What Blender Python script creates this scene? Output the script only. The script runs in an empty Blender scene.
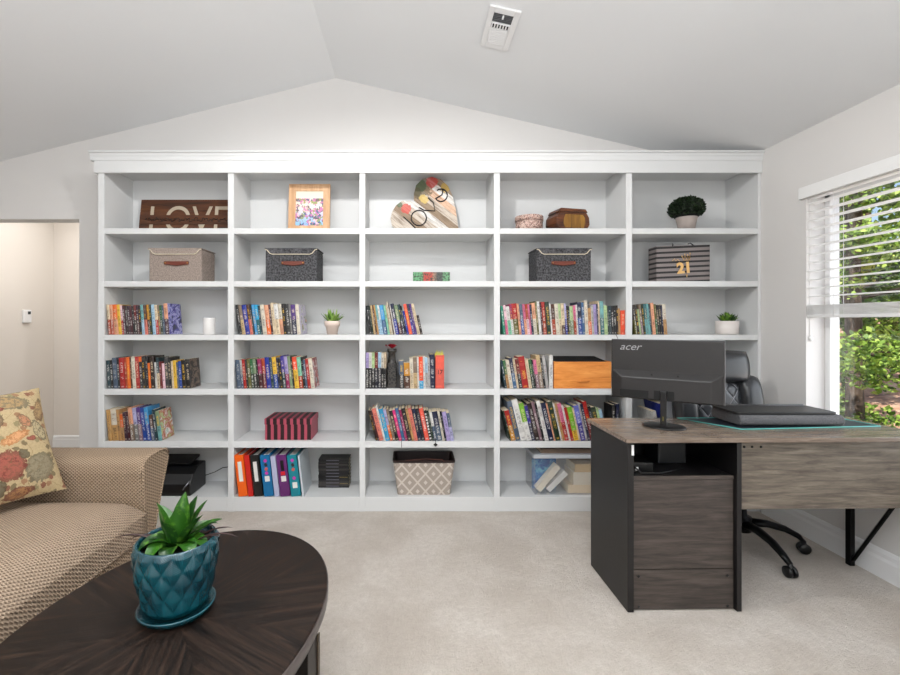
import bpy, math, random
from mathutils import Vector, Matrix, noise as mnoise
random.seed(7)
PI = math.pi
sc = bpy.context.scene
COL = sc.collection

# ---------------------------------------------------------------- camera
cam_d = bpy.data.cameras.new('camera'); cam = bpy.data.objects.new('camera', cam_d); COL.objects.link(cam)
cam.location = (0, 0, 1.21); cam.rotation_euler = (PI/2, 0, 0)
cam_d.sensor_width = 36; cam_d.lens = 18
cam_d.shift_x = 40/900; cam_d.shift_y = -15.5/900
cam_d.clip_start = .02; cam_d.clip_end = 200
sc.camera = cam
sc.view_settings.view_transform = 'Standard'; sc.view_settings.look = 'None'
sc.view_settings.exposure = 0.08; sc.view_settings.gamma = 1; sc.view_settings.use_curve_mapping = False
sc.cycles.max_bounces = 10; sc.cycles.diffuse_bounces = 6; sc.cycles.transparent_max_bounces = 16
sc.cycles.sample_clamp_indirect = 6

# ---------------------------------------------------------------- world
w = bpy.data.worlds.new('sky'); sc.world = w; w.use_nodes = True
nt = w.node_tree; nt.nodes.clear()
sky = nt.nodes.new('ShaderNodeTexSky'); sky.sky_type = 'NISHITA'; sky.sun_disc = False
sky.sun_elevation = math.radians(52); sky.sun_rotation = math.radians(215); sky.air_density = 1.0; sky.dust_density = 2.5
bg = nt.nodes.new('ShaderNodeBackground'); bg.inputs['Strength'].default_value = .20
wo = nt.nodes.new('ShaderNodeOutputWorld')
nt.links.new(sky.outputs[0], bg.inputs[0]); nt.links.new(bg.outputs[0], wo.inputs[0])

def light(name, kind, loc, energy, color=(1, 1, 1), rot=None, **kw):
    d = bpy.data.lights.new(name, kind); d.energy = energy; d.color = color
    for k, v in kw.items(): setattr(d, k, v)
    o = bpy.data.objects.new(name, d); COL.objects.link(o); o.location = loc
    if rot: o.rotation_euler = rot
    return o
def aim(o, target):
    o.rotation_euler = (Vector(target) - o.location).to_track_quat('-Z', 'Y').to_euler()

sun = light('sun', 'SUN', (0, 0, 20), 7.5, (1, .95, .86), angle=.01)
aim(sun, Vector((0, 0, 20)) + Vector((.42, .36, -.83)))
# ceiling fan lamp just above the frame, shaded upwards
key = light('ceiling_fan_lamp', 'SPOT', (-.235, 1.47, 2.56), 68, (1, .98, .955), spot_size=math.radians(176), spot_blend=.28, shadow_soft_size=.045)
aim(key, (-.15, 1.72, 1.0))
# rear fill light added behind the camera, no window is built there
rear = light('rear_fill_light', 'AREA', (-.4, -3.0, 1.5), 34, (.95, .975, 1), shape='RECTANGLE', size=3.6, size_y=1.9); rear.rotation_euler = (PI/2, 0, 0)
up = light('ceiling_fill_light', 'AREA', (-.3, -.9, 1.55), 165, (.94, .97, 1), shape='RECTANGLE', size=3.0, size_y=2.2); up.rotation_euler = (PI, 0, 0)  # added upward fill that brightens the ceiling, no real fixture
down = light('overhead_fill_light', 'AREA', (-.1, .2, 2.55), 30, (.96, .98, 1), shape='DISK', size=1.2)  # added downward fill for floor and desk, not part of the fan lamp
win = light('side_window_daylight', 'AREA', (2.75, 1.75, 1.0), 20, (.95, .98, 1), shape='RECTANGLE', size=1.3, size_y=1.4); win.rotation_euler = (0, PI/2, 0)
hall = light('hall_ceiling_lamp', 'AREA', (-2.7, 3.75, 2.38), 13.5, (1, .985, .965), shape='RECTANGLE', size=.8, size_y=.5)

# ---------------------------------------------------------------- helpers
D = 2.87; S = 450/D
def FX(px, Y=D): return (px-410)/450*Y
def FZ(py, Y=D): return 1.21+(322-py)/450*Y

def srgb(c):
    f = lambda v: v/12.92 if v <= .04045 else ((v+.055)/1.055)**2.4
    return (f(c[0]/255)**1.2, f(c[1]/255)**1.2, f(c[2]/255)**1.2, 1)

class N:
    """small node-graph helper"""
    def __init__(s, name):
        s.m = bpy.data.materials.new(name); s.m.use_nodes = True; s.t = s.m.node_tree
        s.b = s.t.nodes['Principled BSDF']; s.out = s.t.nodes['Material Output']
    def n(s, t, **kw):
        x = s.t.nodes.new('ShaderNode'+t)
        for k, v in kw.items(): setattr(x, k, v)
        return x
    def set(s, sock, v):
        if isinstance(v, bpy.types.NodeSocket): s.t.links.new(v, sock)
        else: sock.default_value = v
    def math(s, op, a, b=0.0, c=0.0):
        x = s.n('Math', operation=op); s.set(x.inputs[0], a); s.set(x.inputs[1], b)
        if op in ('COMPARE', 'WRAP', 'SMOOTH_MIN', 'MULTIPLY_ADD', 'PINGPONG'): s.set(x.inputs[2], c)
        return x.outputs[0]
    def mix(s, f, a, b):
        x = s.n('Mix', data_type='RGBA'); s.set(x.inputs[0], f); s.set(x.inputs[6], a); s.set(x.inputs[7], b); return x.outputs[2]
    def coord(s, kind='Object', scale=None, rot=None):
        tc = s.n('TexCoord').outputs[kind]
        if scale or rot:
            mp = s.n('Mapping'); s.t.links.new(tc, mp.inputs[0])
            if scale: mp.inputs['Scale'].default_value = scale
            if rot: mp.inputs['Rotation'].default_value = rot
            return mp.outputs[0]
        return tc
    def xyz(s, v):
        x = s.n('SeparateXYZ'); s.t.links.new(v, x.inputs[0]); return x.outputs
    def vec(s, x, y, z):
        c = s.n('CombineXYZ'); s.set(c.inputs[0], x); s.set(c.inputs[1], y); s.set(c.inputs[2], z); return c.outputs[0]
    def noise(s, v, scale, detail=2, rough=.5, dist=0, out=0):
        x = s.n('TexNoise'); s.t.links.new(v, x.inputs['Vector']); x.inputs['Scale'].default_value = scale
        x.inputs['Detail'].default_value = detail; x.inputs['Roughness'].default_value = rough; x.inputs['Distortion'].default_value = dist
        return x.outputs[out]
    def voro(s, v, scale, out='Distance', feature='F1', rnd=1):
        x = s.n('TexVoronoi', feature=feature); s.t.links.new(v, x.inputs['Vector']); x.inputs['Scale'].default_value = scale
        x.inputs['Randomness'].default_value = rnd
        return x.outputs[out]
    def ramp(s, f, stops, interp='LINEAR'):
        x = s.n('ValToRGB'); x.color_ramp.interpolation = interp; e = x.color_ramp.elements
        while len(e) < len(stops): e.new(.5)
        for i, (p, c) in enumerate(stops): e[i].position = p; e[i].color = c
        s.set(x.inputs[0], f); return x.outputs[0]
    def bump(s, h, strength=.3, dist=.01):
        x = s.n('Bump'); x.inputs['Strength'].default_value = strength; x.inputs['Distance'].default_value = dist
        s.t.links.new(h, x.inputs['Height']); s.t.links.new(x.outputs[0], s.b.inputs['Normal'])
    def color(s, v): s.set(s.b.inputs['Base Color'], v)
    def rough(s, v): s.set(s.b.inputs['Roughness'], v)

_mc = {}
def plain(c, rough=.5, metal=0, name=None, var=.06, scale=8, bump=0, spec=.5):
    """flat colour with a little procedural variation"""
    k = (c, rough, metal, var, scale, bump)
    if k in _mc: return _mc[k]
    g = N(name or 'paint'); v = g.coord('Object'); f = g.noise(v, scale, 3)
    a = srgb(c); d = tuple(x*(1-var*2) for x in a[:3])+(1,)
    g.color(g.mix(f, a, d) if var else a); g.rough(rough); g.b.inputs['Metallic'].default_value = metal
    g.b.inputs['Specular IOR Level'].default_value = spec
    if bump: g.bump(g.noise(v, 300, 2), bump, .002)
    _mc[k] = g.m; return g.m

class MB:
    """collects geometry and links it as one mesh object"""
    def __init__(s): s.v = []; s.f = []; s.mi = []; s.sm = []
    def add(s, vs, fs, m=0, smooth=False):
        o = len(s.v); s.v += [tuple(v) for v in vs]
        for f in fs: s.f.append(tuple(i+o for i in f)); s.mi.append(m); s.sm.append(smooth)
        return s
    def box(s, x0, x1, y0, y1, z0, z1, m=0, M=None):
        vs = [Vector((x, y, z)) for x in (x0, x1) for y in (y0, y1) for z in (z0, z1)]
        if M: vs = [M @ v for v in vs]
        return s.add(vs, [(0, 1, 3, 2), (4, 6, 7, 5), (0, 4, 5, 1), (2, 3, 7, 6), (0, 2, 6, 4), (1, 5, 7, 3)], m)
    def prism(s, pts, a0, a1, axis='y', m=0, smooth=False, taper=1, M=None):
        n = len(pts); cx = sum(p[0] for p in pts)/n; cz = sum(p[1] for p in pts)/n
        def P(p, a):
            if axis == 'y': v = Vector((p[0], a, p[1]))
            elif axis == 'x': v = Vector((a, p[0], p[1]))
            else: v = Vector((p[0], p[1], a))
            return M @ v if M else v
        q = [(cx+(p[0]-cx)*taper, cz+(p[1]-cz)*taper) for p in pts]
        vs = [P(p, a0) for p in pts]+[P(p, a1) for p in q]
        s.add(vs, [tuple(range(n)), tuple(range(2*n-1, n-1, -1))], m)
        o = len(s.v)-2*n
        for i in range(n):
            j = (i+1) % n; s.f.append((o+j, o+i, o+n+i, o+n+j)); s.mi.append(m); s.sm.append(smooth)
        return s
    def tube(s, pts, r, seg=8, m=0, M=None, flat=1):
        pts = [Vector(p) for p in pts]; n = len(pts); rs = r if isinstance(r, (list, tuple)) else [r]*n
        vs = []; up = Vector((0, 0, 1))
        for i, p in enumerate(pts):
            t = (pts[min(i+1, n-1)]-pts[max(i-1, 0)]).normalized()
            a = t.cross(up)
            if a.length < .05: a = t.cross(Vector((1, 0, 0)))
            a.normalize(); b = t.cross(a).normalized()
            for k in range(seg):
                w_ = 2*PI*k/seg; vs.append(p+(a*math.cos(w_)+b*math.sin(w_)*flat)*rs[i])
        if M: vs = [M @ v for v in vs]
        fs = [(i*seg+k, i*seg+(k+1) % seg, (i+1)*seg+(k+1) % seg, (i+1)*seg+k) for i in range(n-1) for k in range(seg)]
        fs += [tuple(range(seg))[::-1], tuple((n-1)*seg+k for k in range(seg))]
        return s.add(vs, fs, m, True)
    def lathe(s, prof, c=(0, 0, 0), seg=32, m=0, M=None, fn=None):
        vs = []
        for (r, z) in prof:
            for k in range(seg):
                a = 2*PI*k/seg; rr = max(r, 1e-4)
                if fn: rr = fn(rr, z, a)
                v = Vector((c[0]+rr*math.cos(a), c[1]+rr*math.sin(a), c[2]+z)); vs.append(M @ v if M else v)
        n = len(prof)
        fs = [(i*seg+k, i*seg+(k+1) % seg, (i+1)*seg+(k+1) % seg, (i+1)*seg+k) for i in range(n-1) for k in range(seg)]
        return s.add(vs, fs, m, True)
    def build(s, name, mats, parent=None, loc=None, rot=None, bevel=0, seg=2, subsurf=0):
        me = bpy.data.meshes.new(name); me.from_pydata(s.v, [], s.f); 
        if not isinstance(mats, (list, tuple)): mats = [mats]
        for m in mats: me.materials.append(m)
        me.polygons.foreach_set('material_index', s.mi); me.polygons.foreach_set('use_smooth', s.sm)
        me.update()
        import bmesh
        if len(s.f) < 20000:
            b = bmesh.new(); b.from_mesh(me); bmesh.ops.recalc_face_normals(b, faces=b.faces); b.to_mesh(me); b.free()
        o = bpy.data.objects.new(name, me); COL.objects.link(o)
        if parent: o.parent = parent
        if loc is not None: o.location = loc
        if rot is not None: o.rotation_euler = rot
        if bevel:
            md = o.modifiers.new('bevel', 'BEVEL'); md.width = bevel; md.segments = seg; md.limit_method = 'ANGLE'
        if subsurf:
            md = o.modifiers.new('subdivision', 'SUBSURF'); md.levels = subsurf; md.render_levels = subsurf
        return o

def box(name, x0, x1, y0, y1, z0, z1, mats, parent=None, bevel=0, **kw):
    return MB().box(x0, x1, y0, y1, z0, z1).build(name, mats, parent, bevel=bevel, **kw)
def tag(o, label, cat, group=None):
    o['label'] = label; o['category'] = cat
    if group: o['group'] = group
    return o
def thing(name, label, cat, loc=(0, 0, 0), rotz=0, group=None):
    o = bpy.data.objects.new(name, None); COL.objects.link(o); o.location = loc; o.rotation_euler = (0, 0, rotz)
    o.empty_display_size = .1
    return tag(o, label, cat, group)
def struct(o): o['kind'] = 'structure'; return o
def text_mesh(name, body, size, mat_, parent, M, shear=0, extrude=.0008, offset=0):
    c = bpy.data.curves.new(name, 'FONT'); c.body = body; c.size = size; c.shear = shear; c.extrude = extrude
    c.align_x = 'CENTER'; c.align_y = 'CENTER'; c.offset = offset
    t = bpy.data.objects.new(name, c); COL.objects.link(t)
    bpy.context.view_layer.update()
    me = bpy.data.meshes.new_from_object(t); COL.objects.unlink(t); bpy.data.objects.remove(t)
    me.materials.clear(); me.materials.append(mat_); me.transform(M)
    o = bpy.data.objects.new(name, me); COL.objects.link(o); o.parent = parent
    return o
# text stood up in a plane facing -Y
UPRIGHT = Matrix.Rotation(PI/2, 4, 'X')
def superellipse(a, b, n=2.5, k=40, cx=0, cy=0):
    out = []
    for i in range(k):
        t = 2*PI*i/k; c, s_ = math.cos(t), math.sin(t)
        out.append((cx+a*math.copysign(abs(c)**(2/n), c), cy+b*math.copysign(abs(s_)**(2/n), s_)))
    return out
def rrect(x0, x1, z0, z1, r, k=5):
    out = []
    for cx, cz, a0 in ((x1-r, z1-r, 0), (x0+r, z1-r, 90), (x0+r, z0+r, 180), (x1-r, z0+r, 270)):
        for i in range(k+1):
            a = math.radians(a0+90*i/k); out.append((cx+r*math.cos(a), cz+r*math.sin(a)))
    return out

# ---------------------------------------------------------------- materials
def wall_mat(name, c, bump=.05):
    g = N(name); v = g.coord('Object'); f = g.noise(v, 1.3, 2)
    a = srgb(c); g.color(g.mix(f, a, tuple(x*.97 for x in a[:3])+(1,))); g.rough(.85)
    g.b.inputs['Specular IOR Level'].default_value = .2
    g.bump(g.noise(v, 160, 3), bump, .003); return g.m
M_wall = wall_mat('wall_paint', (219, 217, 215)); M_ceil = wall_mat('ceiling_paint', (230, 231, 232)); M_hall = wall_mat('hall_paint', (226, 220, 213))
def white_paint(name, c, rough=.42):
    g = N(name); v = g.coord('Object'); g.color(g.mix(g.noise(v, 3, 2), srgb(c), srgb(tuple(int(x*.985) for x in c)))); g.rough(rough)
    g.bump(g.noise(v, 60, 2), .02, .002); return g.m
M_shelf = white_paint('white_semigloss', (215, 216, 216)); M_trim = white_paint('trim_paint', (232, 232, 232)); M_vinyl = white_paint('white_vinyl', (232, 232, 232), .35)
def carpet():
    g = N('carpet_pile'); v = g.coord('Object')
    big = g.noise(v, 3.2, 4, .6, .4); fine = g.noise(v, 120, 4, .8); mid = g.noise(v, 38, 3, .7)
    c = g.ramp(big, [(.36, srgb((208, 200, 191))), (.5, srgb((219, 212, 204))), (.62, srgb((229, 223, 216)))])
    c = g.mix(g.math('MULTIPLY', g.ramp(mid, [(.35, (0, 0, 0, 1)), (.7, (1, 1, 1, 1))]), .35), c, srgb((180, 171, 160)))
    c = g.mix(g.math('MULTIPLY', fine, .7), c, srgb((172, 162, 150)))
    g.color(c); g.rough(1); g.b.inputs['Specular IOR Level'].default_value = .05
    g.b.inputs['Sheen Weight'].default_value = .15
    g.bump(g.math('ADD', fine, g.math('MULTIPLY', mid, .8)), .8, .012); return g.m
M_carpet = carpet()
def grain(name, cols, sc_=(1.2, 14, 14), rough=.42, det=5, big=.5):
    """long streaky wood grain along the first axis of the mapping"""
    g = N(name); v = g.coord('Object', sc_)
    a = g.noise(v, 2.2, det, .65, .6); b = g.noise(v, 9, 3, .7, .2)
    f = g.math('ADD', g.math('MULTIPLY', a, 1-big*.4), g.math('MULTIPLY', b, big*.4))
    g.color(g.ramp(f, [(.34, srgb(cols[0])), (.5, srgb(cols[1])), (.66, srgb(cols[2]))])); g.rough(rough)
    g.bump(b, .08, .002); return g.m
M_oak = grain('grey_oak_laminate', [(86, 78, 69), (118, 109, 98), (142, 133, 121)], (2.2, 24, 24), .5)
M_oaktop = grain('desk_top_laminate', [(106, 92, 80), (134, 120, 108), (156, 143, 130)], (2.2, 24, 24), .24)
M_oakdark = grain('dark_oak_laminate', [(58, 52, 49), (80, 72, 67), (98, 90, 84)], (2.2, 24, 24), .5)
M_blackpanel = plain((31, 28, 29), .45, name='black_laminate', var=.05, scale=20)
M_blackmetal = plain((22, 22, 24), .35, .6, name='black_metal')
M_black = plain((15, 15, 17), .4, name='black_plastic'); M_blackmatte = plain((14, 14, 15), .8, name='black_matte')
M_pages = plain((226, 214, 190), .9, name='paper_pages', scale=60)
M_clearish = None
def glassy(name, tint, alpha, rough=.05):
    g = N(name); g.t.nodes.remove(g.b)
    tr = g.n('BsdfTransparent'); gl = g.n('BsdfGlossy'); gl.inputs['Roughness'].default_value = rough
    df = g.n('BsdfDiffuse'); df.inputs[0].default_value = srgb(tint)
    lw = g.n('LayerWeight'); lw.inputs[0].default_value = .3
    m1 = g.n('MixShader'); m1.inputs[0].default_value = alpha; g.t.links.new(tr.outputs[0], m1.inputs[1]); g.t.links.new(df.outputs[0], m1.inputs[2])
    m2 = g.n('MixShader'); g.t.links.new(g.math('MULTIPLY', lw.outputs[1], .35), m2.inputs[0]); g.t.links.new(m1.outputs[0], m2.inputs[1]); g.t.links.new(gl.outputs[0], m2.inputs[2])
    g.t.links.new(m2.outputs[0], g.out.inputs[0]); return g.m
M_glass = glassy('window_glass', (255, 255, 255), 0, .01)
M_tub = glassy('clear_tub_plastic', (215, 218, 222), .07, .1)

# ---------------------------------------------------------------- room shell
XR = 2.24; XL = -3.45; YB = 3.18; YN = -3.2; RX, RZ = -.525, 2.935
zr = lambda x: RZ-.230*(x-RX); zl = lambda x: RZ-.249*(RX-x)
struct(MB().box(XL-.15, 2.4, YN-.15, 4.6, -.12, 0).build('floor', M_carpet))
struct(MB().prism([(RX, RZ), (2.52, zr(2.52)), (2.52, zr(2.52)+.15), (RX, RZ+.15)], YN-.12, YB+.12).build('ceiling_right', M_ceil))
struct(MB().prism([(XL-.12, zl(XL-.12)), (RX, RZ), (RX, RZ+.15), (XL-.12, zl(XL-.12)+.15)], YN-.12, YB+.12).build('ceiling_left', M_ceil))
OX0, OX1, OZ = -3.25, -2.338, 1.937
far = [(XL-.12, 0), (OX0, 0), (OX0, OZ), (OX1, OZ), (OX1, 0), (2.4, 0), (2.4, zr(2.4)+.01), (RX, RZ+.01), (XL-.12, zl(XL-.12)+.01)]
struct(MB().prism(far, YB, YB+.12).build('wall_far', M_wall))
struct(MB().prism([(XL-.12, 0), (2.4, 0), (2.4, zr(2.4)+.01), (RX, RZ+.01), (XL-.12, zl(XL-.12)+.01)], YN-.12, YN).build('wall_rear', M_wall))
struct(MB().box(XL-.12, XL, YN, YB, 0, zl(XL)+.02).build('wall_left', M_wall))
# right wall with window opening
WY0, WY1, WZ0, WZ1 = .95, 2.545, .60, 1.95
b = MB(); zt = zr(XR)+.015
b.box(XR, 2.40, YN, WY0, 0, zt); b.box(XR, 2.40, WY1, YB, 0, zt); b.box(XR, 2.40, WY0, WY1, 0, WZ0); b.box(XR, 2.40, WY0, WY1, WZ1, zt)
struct(b.build('wall_right', M_wall))
# hallway beyond the opening
struct(MB().box(XL-.12, XL, YB+.12, 4.48, 0, 2.42).build('wall_hall_left', M_hall))
struct(MB().box(XL, -1.2, 4.36, 4.48, 0, 2.42).build('wall_hall_far', M_hall))
struct(MB().box(-1.3, -1.2, YB+.12, 4.36, 0, 2.42).build('wall_hall_right', M_hall))
struct(MB().box(XL-.12, -1.2, YB+.12, 4.48, 2.42, 2.5).build('ceiling_hall', M_ceil))
base_prof = [(0, 0), (.016, 0), (.016, .085), (.012, .1), (.012, .118), (.006, .13), (0, .135)]
struct(MB().prism([(4.36-p[0], p[1]*.85) for p in base_prof], XL, -1.3, 'x').build('baseboard_hall', M_trim))
struct(MB().prism([(XR-p[0], p[1]) for p in base_prof], YN, D-.02, 'y').build('baseboard_right', M_trim))
struct(MB().prism([(XL+p[0], p[1]) for p in base_prof], YN, YB, 'y').build('baseboard_left', M_trim))
b = MB(); b.prism([(YB-p[0], p[1]) for p in base_prof], OX1+.002, -1.985, 'x'); struct(b.build('baseboard_far', M_trim))

# window_1: frame, sash, glass, sill
wf = MB()
for (y0, y1, z0, z1) in ((WY0, WY1, WZ0, WZ0+.045), (WY0, WY1, WZ1-.045, WZ1), (WY1-.032, WY1, WZ0, WZ1), (WY0, WY0+.032, WZ0, WZ1)):
    wf.box(2.345, 2.40, y0, y1, z0, z1)
wfo = struct(wf.build('window_1', M_vinyl, bevel=.004)); 
gl = MB().box(2.375, 2.379, WY0+.03, WY1-.03, WZ0+.04, WZ1-.04).build('glass_pane', M_glass, wfo)
MB().box(2.22, 2.36, WY0-.02, WY1+.0, WZ0-.022, WZ0).build('window_sill', M_trim, wfo, bevel=.004)
# brick reveal outside
def brick():
    g = N('red_brick'); x = g.n('TexBrick'); g.t.links.new(g.coord('Object', (1, 1, 1), (PI/2, 0, 0)), x.inputs[0])
    x.inputs['Scale'].default_value = 6; x.inputs['Color1'].default_value = srgb((112, 62, 48)); x.inputs['Color2'].default_value = srgb((88, 48, 40)); x.inputs['Mortar'].default_value = srgb((150, 135, 125))
    g.color(x.outputs[0]); g.rough(.9); return g.m
M_brick = brick()
struct(MB().box(2.40, 2.50, 2.64, 4.6, -.8, 2.6).build('wall_brick_outside', M_brick))

# ---------------------------------------------------------------- outdoors
def ground_mat():
    g = N('leaf_litter'); v = g.coord('Object'); f = g.noise(v, 2.2, 6, .7)
    g.color(g.ramp(f, [(.35, srgb((118, 92, 76))), (.5, srgb((176, 142, 118))), (.6, srgb((196, 170, 148))), (.7, srgb((96, 116, 60)))])); g.rough(1); return g.m
gb = MB(); gn = 24
gv = [(2.5+30*i/gn, -4+40*j/gn, -.75+.10*max(0, (2.5+30*i/gn)-5)+.12*math.sin(i*1.3)*math.cos(j*.9)) for i in range(gn+1) for j in range(gn+1)]
gb.add(gv, [(i*(gn+1)+j, (i+1)*(gn+1)+j, (i+1)*(gn+1)+j+1, i*(gn+1)+j+1) for i in range(gn) for j in range(gn)], 0, True)
struct(gb.build('ground_outside', ground_mat()))
def leafmat(name, cols, trans=.35):
    g = N(name); gi = g.n('NewGeometry'); r = gi.outputs['Random Per Island']
    c = g.ramp(r, [(i/(len(cols)-1), srgb(q)) for i, q in enumerate(cols)])
    g.color(c); g.rough(.55)
    tl = g.n('BsdfTranslucent'); g.t.links.new(c, tl.inputs[0]); mx = g.n('MixShader'); mx.inputs[0].default_value = trans
    g.t.links.new(g.b.outputs[0], mx.inputs[1]); g.t.links.new(tl.outputs[0], mx.inputs[2]); g.t.links.new(mx.outputs[0], g.out.inputs[0]); return g.m
M_leafA = leafmat('maple_leaves', [(74, 106, 34), (120, 154, 60), (160, 190, 88), (196, 214, 122)])
M_leafB = leafmat('beech_leaves', [(44, 76, 28), (78, 112, 40), (116, 150, 60)])
M_bark = grain('tree_bark', [(62, 50, 42), (100, 86, 74), (136, 122, 108)], (8, 8, 1.2), .95)
def leaf(mb, p, s, m=0):
    n = Vector((random.uniform(-1, 1), random.uniform(-1, 1), random.uniform(.1, 1.2))).normalized()
    a = n.orthogonal().normalized(); a = Matrix.Rotation(random.uniform(0, 6.28), 3, n) @ a; b_ = n.cross(a)
    q = [p-a*s, p-a*s*.25+b_*s*.55, p+a*s*.45+b_*s*.4, p+a*s, p+a*s*.45-b_*s*.4, p-a*s*.25-b_*s*.55]
    mb.add(q, [(0, 1, 2, 3, 4, 5)], m)
def tree(name, label, x, y, z0, h, tr, blobs, nleaf, ls, lm):
    t = thing(name, label, 'tree', (x, y, z0), 0, 'trees outside the window')
    b = MB(); lean = random.uniform(-.1, .1)
    b.tube([(lean*k/6+.04*math.sin(k*1.7), .05*math.cos(k), h*k/6) for k in range(7)], [tr*(1.25-.75*k/6) for k in range(7)], 10)
    for k in range(9):
        a = random.uniform(0, 6.28); zz = h*random.uniform(.25, .9); L = random.uniform(.6, 1.5)
        b.tube([(lean*zz/h, 0, zz), (L*.5*math.cos(a), L*.5*math.sin(a), zz+.15), (L*math.cos(a), L*math.sin(a), zz+.45)], [tr*.35, tr*.22, tr*.1], 6)
    b.build('trunk', M_bark, t)
    f = MB(); tot = sum(q[3]**2 for q in blobs)
    for (bx, by, bz, br) in blobs:
        for k in range(int(nleaf*br*br/tot)):
            while True:
                v = Vector((random.uniform(-1, 1), random.uniform(-1, 1), random.uniform(-1, 1)))
                if .15 < v.length < 1: break
            p = Vector((bx, by, bz))+Vector((v.x*br, v.y*br, v.z*br*.6))
            p.z += .1*math.sin(p.x*7)+.1*math.cos(p.y*6)
            leaf(f, p, ls*random.uniform(.6, 1.2))
    f.build('foliage', lm, t); return t
def blobs(n, R, z0, z1, r0=.45, r1=.8): return [(random.uniform(-R, R), random.uniform(-R, R), random.uniform(z0, z1), random.uniform(r0, r1)) for _ in range(n)]
tree('maple_tree', 'nearest leafy maple outside the window, slim trunk seen below the blind', 5.0, 5.06, -.7, 5.0, .075, blobs(20, .72, .4, 4.2, .3, .46), 15000, .032, M_leafA)
tree('beech_tree', 'darker green tree directly behind the nearest maple outside the window', 7.75, 7.9, -.5, 6.5, .10, blobs(16, 1.0, .9, 5.8, .4, .6), 12000, .05, M_leafB)
tree('maple_tree', 'pale green tree further back outside the window', 11.0, 11.2, -.3, 8.5, .12, blobs(16, 1.25, 1.0, 7.8, .5, .75), 9000, .075, M_leafA)
tree('beech_tree', 'farthest broad tree seen through the window gaps', 15.6, 15.4, .2, 10, .16, blobs(18, 1.9, 1.2, 9, .8, 1.1), 9000, .11, M_leafA)
sh = MB()
for k in range(5000):
    a = random.uniform(0, 6.28); q = random.random()**.5
    leaf(sh, Vector((math.cos(a)*q*.42, math.sin(a)*q*.42, .3+random.random()*1.0*(1-q*.35))), .024)
s_t = thing('shrub', 'low bright shrub close outside, seen just above the desk edge', 'shrub', (3.28, 3.22, -.75))
sh.build('foliage', M_leafA, s_t)
b = MB()
for k in range(5): b.tube([(0, 0, 0), (.2*math.cos(k*1.26), .2*math.sin(k*1.26), 1.1)], [.015, .006], 6)
b.build('stem', M_bark, s_t)

# ---------------------------------------------------------------- built-in bookcase
bc = thing('bookcase', 'white built-in bookcase of five bays and six rows along the far wall', 'bookcase', (FX(98), D, 0))
def bp(name, x0, x1, y0, y1, z0, z1, bevel=.0015):
    o = box(name, x0-bc.location.x, x1-bc.location.x, y0-D, y1-D, z0, z1, M_shelf, bc, bevel=bevel); return o
YK = YB-.004; YP = YK-.008     # back panel
ztop = FZ(173.3)
divs = [(98, 104.2), (227.8, 233.9), (359.4, 365.2), (494, 500), (626, 632.2), (758.2, 762.6)]
rows = [(228.2, 233.9), (281.1, 286.7), (334.8, 340.2), (388.9, 395), (441.4, 447.8), (497, 511.8)]
SZ = [FZ(r[0]) for r in rows]          # shelf tops
for i, (a, c) in enumerate(divs):
    x1 = FX(c) if i < 5 else XR-.001
    bp('side_panel' if i in (0, 5) else 'divider', FX(a), x1, D, YK, 0, 2.261)
bays = [(FX(divs[i][1]), FX(divs[i+1][0])) for i in range(5)]
for (x0, x1) in bays:
    for k, (a, c) in enumerate(rows[:-1]): bp('shelf', x0, x1, D+.001, YP, FZ(c), FZ(a))
    bp('bottom_shelf', x0, x1, D+.001, YP, .001, FZ(497))
bp('back_panel', FX(98)+.01, XR-.003, YP, YK, .002, 2.26, 0)
for (x0, x1) in bays: bp('top_panel', x0, x1, D+.007, YP, 2.206, 2.226, 0)
hx0 = FX(95)
bp('header', hx0, XR-.001, D-.012, D+.006, ztop, 2.262)
b = MB(); pr = [(D+.004, 2.235), (D-.016, 2.235), (D-.017, 2.26), (D-.021, 2.268), (D-.022, 2.278), (D-.034, 2.284), (D-.034, 2.293), (D+.03, 2.293), (D+.03, 2.235)]
bx, by = bc.location.x, D
b.prism([(p[0]-by, p[1]) for p in pr], hx0-.02-bx, XR-.001-bx, 'x'); b.box(hx0-.02-bx, hx0+.0-bx, 0, YK-D-.01, 2.26, 2.293)
b.build('crown_moulding', M_shelf, bc)
bp('top_board', FX(95), XR-.03, D+.03, YK, 2.262, 2.285, 0)
bp('header', hx0, hx0+.02, D+.007, YK, ztop, 2.262)

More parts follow.
